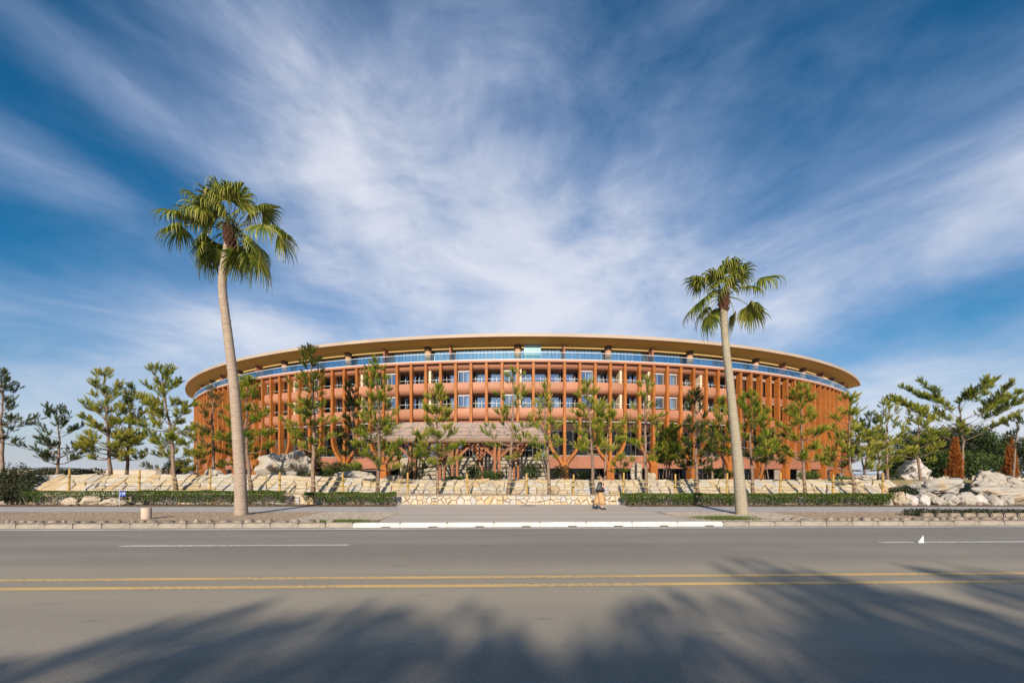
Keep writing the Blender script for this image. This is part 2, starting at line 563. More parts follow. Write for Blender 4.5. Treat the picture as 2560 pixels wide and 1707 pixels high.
M['frame_dark'] = simple('dark_frame', (0.10, 0.085, 0.075), rough=0.45)
M['frame_white'] = simple('white_edge', (0.78, 0.78, 0.8), (0.72, 0.72, 0.74), 0.4, 3)
M['partition'] = simple('partition_plaster', (0.70, 0.55, 0.40), (0.62, 0.47, 0.33), 0.8, 2)
M['copper'] = timber('terrace_column', (0.50, 0.30, 0.18), (0.42, 0.23, 0.13))
M['cap'] = simple('column_cap', (0.10, 0.05, 0.025), rough=0.6)
M['curtain'] = simple('curtain', (0.75, 0.74, 0.70), (0.62, 0.61, 0.58), 0.9, 1.2, (14, 1, 0.3), bmp=0.3)
M['curtain_dark'] = simple('dark_curtain', (0.16, 0.125, 0.095), (0.07, 0.055, 0.045), 0.9, 1.6, (14, 14, 0.2), bmp=0.3)
M['interior'] = simple('interior_wall', (0.10, 0.085, 0.07), (0.06, 0.05, 0.042), 0.9, 0.6)
M['terrace_floor'] = simple('terrace_paving', (0.70, 0.60, 0.47), (0.62, 0.53, 0.41), 0.7, 1)
M['floor_slab'] = simple('floor_slab', (0.35, 0.27, 0.2), (0.28, 0.21, 0.16), 0.8, 1)
M['fascia'] = simple('roof_fascia', (0.43, 0.345, 0.275), (0.37, 0.29, 0.225), 0.6, 0.25)
M['roof_top'] = simple('roof_metal', (0.4, 0.36, 0.33), rough=0.5)
M['pane'] = glass_mat('window_glass', (0.58, 0.66, 0.70), (0.48, 0.70, 1.0), 0.40, 0.015, 0.25)
M['pane_terrace'] = glass_mat('terrace_glass', (0.25, 0.40, 0.52), (0.55, 0.84, 1.0), 0.78, 0.015, 0.25)
M['pane_dark'] = glass_mat('ground_glass', (0.35, 0.36, 0.36), (0.35, 0.42, 0.5), 0.05, 0.02)
M['rail_glass'] = glass_mat('rail_glass', (0.72, 0.85, 0.90), (0.75, 0.9, 1.0), 0.04, 0.02)
M['beige_wall'] = simple('beige_cladding', (0.36, 0.31, 0.235), (0.30, 0.255, 0.19), 0.8, 2, (0.3, 1, 8))

def soffit_mat():
    m, N, b = new_mat('soffit_boards')
    co = coords(N)
    ln = N.n('ShaderNodeVectorMath', operation='LENGTH')
    N.t.links.new(N.mapping(co, (1, 1, 0)), ln.inputs[0])
    r = ln.outputs['Value']
    fr = N.math('FRACT', N.math('MULTIPLY', r, 2.6))
    gap = N.rng(fr, 0.0, 0.10, 1, 0)
    bid = N.math('FLOOR', N.math('MULTIPLY', r, 2.6))
    n = N.noise(N.mapping(co, (0.35, 0.35, 0.35)), 1.1, 4, 0.6)
    wn = N.n('ShaderNodeTexWhiteNoise', noise_dimensions='1D')
    N.t.links.new(bid, wn.inputs['W'])
    f = N.math('ADD', N.math('MULTIPLY', n, 0.6), N.math('MULTIPLY', wn.outputs['Value'], 0.4))
    col = N.mix(f, (0.80, 0.47, 0.14, 1), (0.58, 0.32, 0.085, 1))
    col = N.mix(N.math('MULTIPLY', gap, 0.7), col, (0.12, 0.07, 0.03, 1))
    N.t.links.new(col, b.inputs['Base Color'])
    b.inputs['Roughness'].default_value = 0.85
    b.inputs['Specular IOR Level'].default_value = 0.08
    return m
M['soffit'] = soffit_mat()
M['trim_gold'] = simple('soffit_trim', (0.72, 0.46, 0.17), (0.62, 0.38, 0.13), 0.5, 1)
_b = M['trim_gold'].node_tree.nodes['Principled BSDF']      # the lit cove strip along the soffit's inner edge
_b.inputs['Emission Color'].default_value = (1.0, 0.62, 0.22, 1)
_b.inputs['Emission Strength'].default_value = 0.5

M['bark_pine'] = simple('pine_bark', (0.26, 0.18, 0.13), (0.15, 0.10, 0.072), 0.95, 3, (6, 6, 1.5), bmp=0.6, bdist=0.02, rnd=0.2)
M['bark_grey'] = simple('grey_bark', (0.22, 0.18, 0.15), (0.13, 0.105, 0.085), 0.95, 3, (6, 6, 1.5), bmp=0.6, bdist=0.02)
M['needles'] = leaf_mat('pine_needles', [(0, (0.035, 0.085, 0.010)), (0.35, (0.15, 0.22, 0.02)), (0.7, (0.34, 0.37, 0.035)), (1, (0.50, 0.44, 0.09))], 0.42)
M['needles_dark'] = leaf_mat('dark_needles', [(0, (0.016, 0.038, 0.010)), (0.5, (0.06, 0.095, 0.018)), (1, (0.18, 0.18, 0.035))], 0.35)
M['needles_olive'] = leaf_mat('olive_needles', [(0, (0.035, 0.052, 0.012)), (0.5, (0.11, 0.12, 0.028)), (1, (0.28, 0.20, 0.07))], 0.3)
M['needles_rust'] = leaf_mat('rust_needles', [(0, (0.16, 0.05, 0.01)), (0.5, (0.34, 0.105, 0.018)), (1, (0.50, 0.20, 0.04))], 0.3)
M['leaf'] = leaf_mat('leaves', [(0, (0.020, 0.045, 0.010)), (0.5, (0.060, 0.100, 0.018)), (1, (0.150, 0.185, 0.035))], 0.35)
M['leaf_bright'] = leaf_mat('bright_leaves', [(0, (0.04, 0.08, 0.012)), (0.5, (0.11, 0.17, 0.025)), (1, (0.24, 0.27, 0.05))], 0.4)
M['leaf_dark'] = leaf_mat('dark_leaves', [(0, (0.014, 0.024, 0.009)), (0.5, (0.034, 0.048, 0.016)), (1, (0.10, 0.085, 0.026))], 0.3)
M['frond'] = leaf_mat('palm_leaf', [(0, (0.035, 0.065, 0.010)), (0.35, (0.13, 0.175, 0.020)), (0.65, (0.31, 0.31, 0.045)), (1, (0.52, 0.43, 0.15))], 0.35, 0.42)
M['frond_dead'] = leaf_mat('dead_palm_leaf', [(0, (0.26, 0.16, 0.07)), (1, (0.48, 0.32, 0.16))], 0.3)
M['petiole'] = simple('petiole', (0.17, 0.19, 0.05), (0.10, 0.12, 0.03), 0.5, 2)
M['grass'] = leaf_mat('grass', [(0, (0.05, 0.09, 0.015)), (1, (0.22, 0.26, 0.06))], 0.4)

def palm_bark(name, c1, c2):
    m, N, b = new_mat(name)
    co = coords(N)
    sep = N.n('ShaderNodeSeparateXYZ')
    N.t.links.new(co, sep.inputs[0])
    w = N.noise(co, 2.0, 4, 0.6)
    zz = N.math('ADD', N.math('MULTIPLY', sep.outputs[2], 9.0), N.math('MULTIPLY', w, 1.6))
    ring = N.math('FRACT', zz)
    ringm = N.rng(ring, 0.0, 0.22, 1, 0)
    n = N.noise(N.mapping(co, (3, 3, 14)), 1.5, 6, 0.7)
    nb = N.noise(co, 1.1, 3)
    col = N.mix(N.rng(n, 0.3, 0.7), (*c1, 1), (*c2, 1))
    col = N.mix(N.math('MULTIPLY', ringm, 0.22), col, (c2[0] * .5, c2[1] * .5, c2[2] * .5, 1))
    col = N.mix(N.math('MULTIPLY', N.rng(nb, 0.5, 0.75), 0.35), col, (c1[0] * 1.05, c1[1] * 1.1, c1[2] * 0.85, 1))
    N.t.links.new(col, b.inputs['Base Color'])
    b.inputs['Roughness'].default_value = 0.92
    bump(N, b, N.math('ADD', N.math('MULTIPLY', ringm, -0.35), n), 0.6, 0.025)
    return m
M['palm_bark'] = palm_bark('palm_bark', (0.40, 0.315, 0.25), (0.27, 0.205, 0.16))
M['palm_bark_b'] = palm_bark('palm_bark_mossy', (0.36, 0.315, 0.235), (0.26, 0.225, 0.165))
M['palm_fibre'] = simple('palm_fibre', (0.12, 0.05, 0.03), (0.05, 0.022, 0.014), 0.95, 6, (5, 5, 1.4), bmp=0.8, bdist=0.04)

# ------------------------------------------------------------------ setting: ground, sea, road, pavement
KS = 0.03                                    # the road runs slightly away to the right
RA = math.atan(KS)
def kerb_y(x, y0=14.8):
    return y0 + KS * x

def sheet(name, pts, z, mat, kind='structure', parent=None):
    me = bpy.data.meshes.new(name)
    me.from_pydata([(p[0], p[1], p[2] if len(p) > 2 else z) for p in pts], [], [tuple(range(len(pts)))])
    o = add(name, me, mat, parent)
    if parent is None:
        tag(o, kind=kind)
    return o

def sea_mat():
    m, N, b = new_mat('sea_water')
    b.inputs['Base Color'].default_value = (0.05, 0.11, 0.17, 1)
    b.inputs['Roughness'].default_value = 0.25
    pos = N.n('ShaderNodeNewGeometry').outputs['Position']
    bump(N, b, N.noise(N.mapping(pos, (0.4, 0.4, 1)), 1, 5), 0.6, 0.3)
    return m
M['sea'] = sea_mat()
M['hill'] = simple('forest_hill', (0.055, 0.085, 0.05), (0.035, 0.06, 0.035), 0.95, 0.01, world=True)
tag(sheet('sea', [(-20000, -2000), (20000, -2000), (20000, 20000), (-20000, 20000)], -0.9, M['sea']),
    'calm grey blue sea on the horizon', 'sea')
sheet('ground', [(-500, -200), (500, -200), (500, 330), (-500, 330)], -0.06, M['sand'])
# far hills beyond the bay
def hill(x0, x1, Y, h, seed):
    rnd = random.Random(seed)
    mb = MB()
    n = 40
    prof = []
    for i in range(n + 1):
        t = i / n
        e = math.sin(math.pi * t) ** 0.7
        prof.append((x0 + (x1 - x0) * t, h * e * (0.75 + 0.25 * math.sin(7 * t + seed)) + rnd.uniform(-.03, .03) * h))
    rows = [(0, -0.02), (0.5, 0.75), (0.9, 1.0), (1.5, 0.5), (2.2, -0.02)]
    V = [(x, Y + d * 420 + rnd.uniform(-20, 20), max(z * k, 0) - 3) for d, k in rows for x, z in prof]
    F = [(r * (n + 1) + i, r * (n + 1) + i + 1, (r + 1) * (n + 1) + i + 1, (r + 1) * (n + 1) + i) for r in range(len(rows) - 1) for i in range(n)]
    me = npmesh('hill', V, F, smooth=True)
    return tag(add('hill', me, M['hill']), kind='structure')
hill(xat(300, 3200), xat(432, 3200), 3200, 78, 1)
hill(xat(-260, 3600), xat(250, 3600), 3600, 62, 4)

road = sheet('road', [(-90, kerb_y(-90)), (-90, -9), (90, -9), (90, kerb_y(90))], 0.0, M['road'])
def stripe(name, x0, x1, yc, w, mat, z=0.004):
    n = max(2, int(abs(x1 - x0) / 3))
    V, F = [], []
    rnd = random.Random(int(yc * 100) + int(x0))
    for i in range(n + 1):
        x = x0 + (x1 - x0) * i / n
        y = kerb_y(x, yc)
        V += [(x, y - w / 2 + rnd.uniform(-.008, .008), z), (x, y + w / 2 + rnd.uniform(-.008, .008), z)]
    for i in range(n):
        F.append((2 * i, 2 * i + 2, 2 * i + 3, 2 * i + 1))
    return add(name, npmesh(name, V, F), mat, road)
stripe('yellow_line', -60, 60, 7.66, 0.17, M['yellow_paint'])
stripe('yellow_line', -60, 60, 7.08, 0.17, M['yellow_paint'])
stripe('edge_line', -70, 70, 14.40, 0.22, M['white_paint'])
for x0, x1 in ((-33.0, -27.3), (-9.7, -4.1), (9.6, 20.5), (33, 39)):
    stripe('lane_dash', x0, x1, 11.2, 0.20, M['white_paint'])
stripe('gutter', -80, 80, 14.66, 0.26, M['kerb'], 0.003)

# verge on the photographer's side
sheet('verge', [(-90, -9), (-90, -60), (90, -60), (90, -9)], 0.02, M['garden'])

# pavement sheet, kerb blocks
WALL_Y = 23.6
PZ = 0.14
pav = sheet('pavement', [(-90, kerb_y(-90) + 0.28), (90, kerb_y(90) + 0.28), (90, 26), (-90, 26)], PZ - 0.008, M['apron'])
def strip_poly(x0, x1, ya, yb, n=12):
    return [(x0 + (x1 - x0) * i / n, ya) for i in range(n + 1)] + [(x1 - (x1 - x0) * i / n, yb) for i in range(n + 1)]
DX0, DX1 = -5.6, 6.1
sheet('path', [(-90, 19.0), (-4.95, 19.0), (-5.75, 22.0), (-90, 22.0)], PZ - 0.003, M['path'])
sheet('path', [(90, 19.0), (6.1, 19.0), (5.9, 22.0), (90, 22.0)], PZ - 0.003, M['path'])
sheet('gravel_bed', [(-90, kerb_y(-90) + 0.28), (-4.6, kerb_y(-4.6) + 0.28), (-4.95, 18.95), (-90, 18.95)], PZ, M['gravel_bed'])
sheet('gravel_bed', [(90, kerb_y(90) + 0.28), (6.7, kerb_y(6.7) + 0.28), (6.15, 18.95), (90, 18.95)], PZ, M['gravel_bed'])
sheet('planting_bed', [(-90, 22.05), (-5.75, 22.05), (-6.3, WALL_Y + .1), (-90, WALL_Y + .1)], PZ + 0.004, M['soil'])
sheet('planting_bed', [(90, 22.05), (5.9, 22.05), (5.8, WALL_Y + .1), (90, WALL_Y + .1)], PZ + 0.004, M['soil'])

def kerb_block_mesh(L, h0=-0.05, h1=0.15, d=0.28):
    bm = bmesh.new()
    me = MB().box(-L / 2 + .006, L / 2 - .006, 0, d, h0, h1).mesh('kerb_block')
    bm.from_mesh(me)
    top = [e for e in bm.edges if abs(e.verts[0].co.z - h1) < 1e-4 and abs(e.verts[1].co.z - h1) < 1e-4]
    bmesh.ops.bevel(bm, geom=top, offset=0.025, segments=2, affect='EDGES')
    bm.to_mesh(me)
    bm.free()
    return me
kerb = thing('kerb', None, None)
tag(kerb, kind='structure')
kb, kw = kerb_block_mesh(0.9), kerb_block_mesh(1.3)
rk = random.Random(2)
x = -5.3
while x > -34:
    add('kerb_block', kb, M['kerb'], kerb, (x - .45, kerb_y(x - .45) + rk.uniform(-.01, .01), rk.uniform(-.012, .006)), (0, 0, RA))
    x -= 0.905
x = 7.2
while x < 34:
    add('kerb_block', kb, M['kerb'], kerb, (x + .45, kerb_y(x + .45) + rk.uniform(-.01, .01), rk.uniform(-.012, .006)), (0, 0, RA))
    x += 0.905
wk0 = None
for i in range(8):
    L = (7.2 + 5.3) / 8
    if wk0 is None:
        wk0 = kerb_block_mesh(L)
        slot = MB().box(0.16, 0.46, -0.012, 0.02, 0.005, 0.035).mesh('drain_slot')
    xx = -5.3 + L * (i + .5)
    k = add('white_kerb_block', wk0, M['kerb_white'], kerb, (xx, kerb_y(xx), rk.uniform(-.006, .004)), (0, 0, RA))
    add('drain_slot', slot, M['frame_dark'], k)

# ------------------------------------------------------------------ the round building
BX, BY = 2.4, 153.4                          # centre of the plan circle
PITCH = R(1.373)
PH = R(-1.0)
bld = thing('round_building', 'large round timber clad building with forked columns and overhanging roof behind the pines', 'building', (BX, BY, 0))
GZ = 0.7
def th(n):
    return PH + PITCH * n
def ring(name, prof, a0, a1, mat, step=PITCH, parent=bld, smooth=False, closed=True):
    """profile of (radius, z) swept about the building's centre"""
    n = max(1, int(round((a1 - a0) / step)))
    V, F = [], []
    k = len(prof)
    for i in range(n + 1):
        a = a0 + (a1 - a0) * i / n
        for r, z in prof:
            V.append((r * math.sin(a), -r * math.cos(a), z))
    for i in range(n):
        for j in range(k if closed else k - 1):
            j2 = (j + 1) % k
            F.append((i * k + j, (i + 1) * k + j, (i + 1) * k + j2, i * k + j2))
    me = bpy.data.meshes.new(name)
    me.from_pydata(V, [], F)
    if closed:
        bm = bmesh.new(); bm.from_mesh(me); bm.verts.ensure_lookup_table()
        bm.faces.new([bm.verts[j] for j in range(k)])
        bm.faces.new([bm.verts[n * k + j] for j in range(k)])
        bmesh.ops.recalc_face_normals(bm, faces=bm.faces)
        bm.to_mesh(me); bm.free()
    if smooth:
        me.polygons.foreach_set('use_smooth', [True] * len(me.polygons))
    return add(name, me, mat, parent)

A0, A1 = R(-61), R(59.5)
ROOF1 = R(50.2)
# roof: fascia, soffit, trim, top
fine = R(0.7)
ring('roof', [(93.30, 20.50), (93.30, 20.88), (84.0, 21.9), (80.0, 22.1), (80.0, 20.62), (90.8, 20.2)], A0, ROOF1, M['roof_top'], fine)
ring('fascia', [(93.42, 20.46), (93.42, 20.90), (93.32, 20.92), (93.32, 20.46)], A0, ROOF1, M['fascia'], fine)
ring('soffit', [(93.30, 20.42), (90.8, 19.95), (90.46, 19.87), (90.4, 20.05), (93.30, 20.49)], A0, ROOF1, M['soffit'], fine)
ring('soffit_trim', [(90.43, 19.85), (90.28, 19.77), (90.2, 19.77), (90.2, 19.98), (90.35, 19.98)], A0, ROOF1, M['trim_gold'], fine)
ring('ceiling_bulkhead', [(90.18, 19.73), (89.3, 19.73), (89.3, 20.3), (90.18, 20.3)], A0, A1, M['cap'], fine)
# terrace slab
ring('terrace_slab', [(92.0, 17.38), (92.0, 17.66), (86.0, 17.66), (86.0, 17.2), (90.2, 17.2), (91.7, 17.34)], A0, A1, M['spandrel'], fine)
ring('terrace_edge', [(92.03, 17.665), (92.03, 17.74), (91.8, 17.74), (91.8, 17.665)], A0, A1, M['frame_white'], fine)
ring('terrace_floor', [(91.79, 17.665), (91.79, 17.70), (86.0, 17.70), (86.0, 17.665)], A0, A1, M['terrace_floor'], fine)
ring('handrail', [(91.93, 18.68), (91.93, 18.73), (91.87, 18.73), (91.87, 18.68)], A0, A1, M['frame_white'], fine)
# inner core and floors
ring('inner_wall', [(84.6, GZ), (84.6, 22.0), (84.2, 22.0), (84.2, GZ)], A0, A1, M['interior'])
for zf in (9.35, 13.35):
    ring('floor_slab', [(89.2, zf), (89.2, zf + .3), (84.7, zf + .3), (84.7, zf)], A0, A1, M['floor_slab'])
ring('floor_slab', [(90.9, 2.75), (90.9, 3.1), (84.7, 3.1), (84.7, 2.75)], A0, A1, M['floor_slab'])
ring('plinth', [(92.6, GZ - .8), (92.6, GZ + .06), (84.7, GZ + .06), (84.7, GZ - .8)], A0, A1, M['floor_slab'])

HW = 92 * math.tan(PITCH / 2)                # half bay
FW = 0.39                                    # column width
bw = HW - FW / 2 - 0.004                     # half clear bay
def rpiece(name, me, mat, ang, parent=bld, z=0.0):
    return add(name, me, mat, parent, (0, 0, z), (0, 0, ang))

# --- forked columns: a trunk and three straight or curved fins
D0, D1 = 90.95, 91.85
def fin_mesh(side, z_bot, z_top=17.36, curved=True):
    mb = MB()
    if not curved or side == 0:
        prs = [(side * 2 * HW, z_bot), (side * 2 * HW, z_top)]
    else:
        prs = []
        X = 2 * HW
        ctl = [(0.18, 2.55), (0.34, 3.2), (0.78, 3.95), (1.33, 4.55), (1.78, 5.2), (2.05, 5.9), (2.18, 6.6), (X, 7.4)]
        for a, z in ctl:
            prs.append((side * a, z))
        prs.append((side * X, z_top))
    n = len(prs)
    V = []
    for i, (x, z) in enumerate(prs):
        p0, p1 = prs[max(0, i - 1)], prs[min(n - 1, i + 1)]
        dx, dz = p1[0] - p0[0], p1[1] - p0[1]
        l = math.hypot(dx, dz)
        nx, nz = dz / l, -dx / l
        w = FW / 2
        if i == 0 or i == n - 1:
            nx, nz = 1, 0
        # circle: move in as we go sideways so the outer face follows the plan
        def pt(xx, r):
            return (xx * r / 92.0, -r + xx * xx / (2 * 92.0), 0)
        for (sx, r) in ((-w, D1), (w, D1), (w, D0), (-w, D0)):
            q = pt(x + nx * sx, r)
            V.append((q[0], q[1], z + nz * sx))
    F = []
    for i in range(n - 1):
        for k in range(4):
            k2 = (k + 1) % 4
            F.append((i * 4 + k, i * 4 + k2, (i + 1) * 4 + k2, (i + 1) * 4 + k))
    F += [(3, 2, 1, 0), tuple(4 * (n - 1) + k for k in range(4))]
    me = bpy.data.meshes.new('fin')
    me.from_pydata(V, [], F)
    bm = bmesh.new(); bm.from_mesh(me)
    bmesh.ops.recalc_face_normals(bm, faces=bm.faces)
    es = [e for e in bm.edges if len(e.link_faces) == 2 and e.calc_face_angle(0) > 0.8]
    bmesh.ops.bevel(bm, geom=es, offset=0.02, segments=1, affect='EDGES')
    bm.to_mesh(me); bm.free()
    return me
fin_l, fin_c, fin_r = fin_mesh(-1, 0), fin_mesh(0, 2.5), fin_mesh(1, 0)
fin_sl, fin_sc, fin_sr = (fin_mesh(k, 8.95, curved=False) for k in (-1, 0, 1))
shoe = MB().box(-.16, .16, -D1 + .06, -D0 - .06, 8.62, 8.95).mesh('fin_shoe')
trunk_me = MB()
trunk_me.quadbox([(-.54, -D1 - .03, GZ), (.54, -D1 - .03, GZ), (.54, -D0 + .3, GZ), (-.54, -D0 + .3, GZ),
                  (-.54, -D1 - .03, 2.7), (.54, -D1 - .03, 2.7), (.54, -D0 + .3, 2.7), (-.54, -D0 + .3, 2.7)])
trunk_me = trunk_me.mesh('forked_column')
ENTR = (-2, -1, 0)
for g in range(-14, 15):
    a = th(3 * g)
    if g in ENTR:
        for k, me in ((-1, fin_sl), (0, fin_sc), (1, fin_sr)):
            f = rpiece('fin', me, M['fin'], a)
            s = add('fin_shoe', shoe, M['frame_dark'], f, None, (0, 0, k * PITCH))
    else:
        t = rpiece('forked_column', trunk_me, M['fin'], a)
        for me in (fin_l, fin_c, fin_r):
            add('fin', me, M['fin'], t)

# --- bay meshes (built facing the front, turned about the centre)
def sp_profile(z, full=True):
    if full:
        o = [(91.38, 0), (91.47, -.45), (91.46, -.85), (91.36, -1.18), (91.16, -1.43), (90.85, -1.61), (90.4, -1.71), (89.25, -1.76),
             (89.25, -1.15), (91.12, -1.15), (91.12, -.03), (91.15, 0)]
    else:
        o = [(91.38, 0), (91.38, -.32), (91.25, -.58), (90.9, -.80), (90.4, -.92), (89.25, -.97), (89.25, -.16)]
    return [(-r, z + dz) for r, dz in o]
sp_top = MB().prism(sp_profile(17.34, False), -bw, bw).mesh('spandrel')
sp_mid = MB().prism(sp_profile(14.72), -bw, bw).mesh('spandrel')
sp_low = MB().prism(sp_profile(11.08), -bw, bw).mesh('spandrel')
for me in (sp_top, sp_mid, sp_low):
    me.polygons.foreach_set('use_smooth', [True] * len(me.polygons))
    me.set_sharp_from_angle(angle=R(38))

def frame_mesh(w, z0, z1, r, bars_x=(), bars_z=(), t=0.06, d=0.08, name='window'):
    mb = MB()
    mb.box(-w, w, -r - d, -r, z1 - t, z1)
    mb.box(-w, w, -r - d, -r, z0, z0 + t)
    mb.box(-w, -w + t, -r - d, -r, z0 + t, z1 - t)
    mb.box(w - t, w, -r - d, -r, z0 + t, z1 - t)
    for b in bars_x:
        mb.box(b - t / 2, b + t / 2, -r - d + .005, -r - .005, z0 + t, z1 - t)
    for b in bars_z:
        mb.box(-w + t, w - t, -r - d + .015, -r - .015, b - t / 2, b + t / 2)
    return mb.mesh(name)
def pane_mesh(x0, x1, z0, z1, r):
    me = bpy.data.meshes.new('pane')
    me.from_pydata([(x0, -r - .04, z0), (x1, -r - .04, z0), (x1, -r - .04, z1), (x0, -r - .04, z1)], [], [(0, 1, 2, 3)])
    return me
def curtain_mesh(x0, x1, z0, z1, r):
    mb = MB()
    n = 14
    V, F = [], []
    for i in range(n + 1):
        x = x0 + (x1 - x0) * i / n
        y = -r + .09 * math.sin(i * 2.2)
        V += [(x, y, z0), (x, y, z1)]
    for i in range(n):
        F.append((2 * i, 2 * i + 2, 2 * i + 3, 2 * i + 1))
    return npmesh('curtain', V, F, smooth=True)

fm = {}
for zname, zt in (('u', 16.36), ('l', 12.93)):
    zb = zt - 2.78
    fm['rec' + zname] = frame_mesh(bw - .03, zb, zt, 89.35, (0.1,))
    fm['recp0' + zname] = pane_mesh(-bw + .06, .07, zb, zt, 89.35)
    fm['recp1' + zname] = pane_mesh(.13, bw - .06, zb, zt, 89.35)
    zb2 = zt - 1.62
    fm['flu' + zname] = frame_mesh(bw - .01, zb2, zt - .06, 90.85, (-.12,), t=0.07)
    fm['flup0' + zname] = pane_mesh(-bw + .05, -.15, zb2, zt - .1, 90.85)
    fm['flup1' + zname] = pane_mesh(-.08, bw - .05, zb2, zt - .1, 90.85)
    fm['lin' + zname] = MB().box(-bw + .002, bw - .002, -91.05, -90.6, zt - .058, zt + .03).mesh('lintel')
    fm['parL' + zname] = MB().box(-bw + .03, -bw + .36, -91.05, -89.5, zb + .05, zt + .2).mesh('partition')
    fm['parR' + zname] = MB().box(bw - .36, bw - .03, -91.05, -89.5, zb + .05, zt + .2).mesh('partition')
    fm['rail' + zname] = MB().bar((-bw, -91.25, zb2 + .43), (bw, -91.25, zb2 + .43), .035, .035).bar((.35, -91.25, zb2), (.35, -91.25, zb2 + .43), .025, .025).mesh('balcony_rail')
    fm['curA' + zname] = curtain_mesh(-bw + .1, -.25, zb, zt - .1, 89.12)
    fm['curB' + zname] = curtain_mesh(.25, bw - .1, zb, zt - .1, 89.12)
    fm['curC' + zname] = curtain_mesh(bw - .7, bw - .1, zb, zt - .1, 90.6)
FLUSH = {-16, -11, -5, 0, 3, 8, 13}
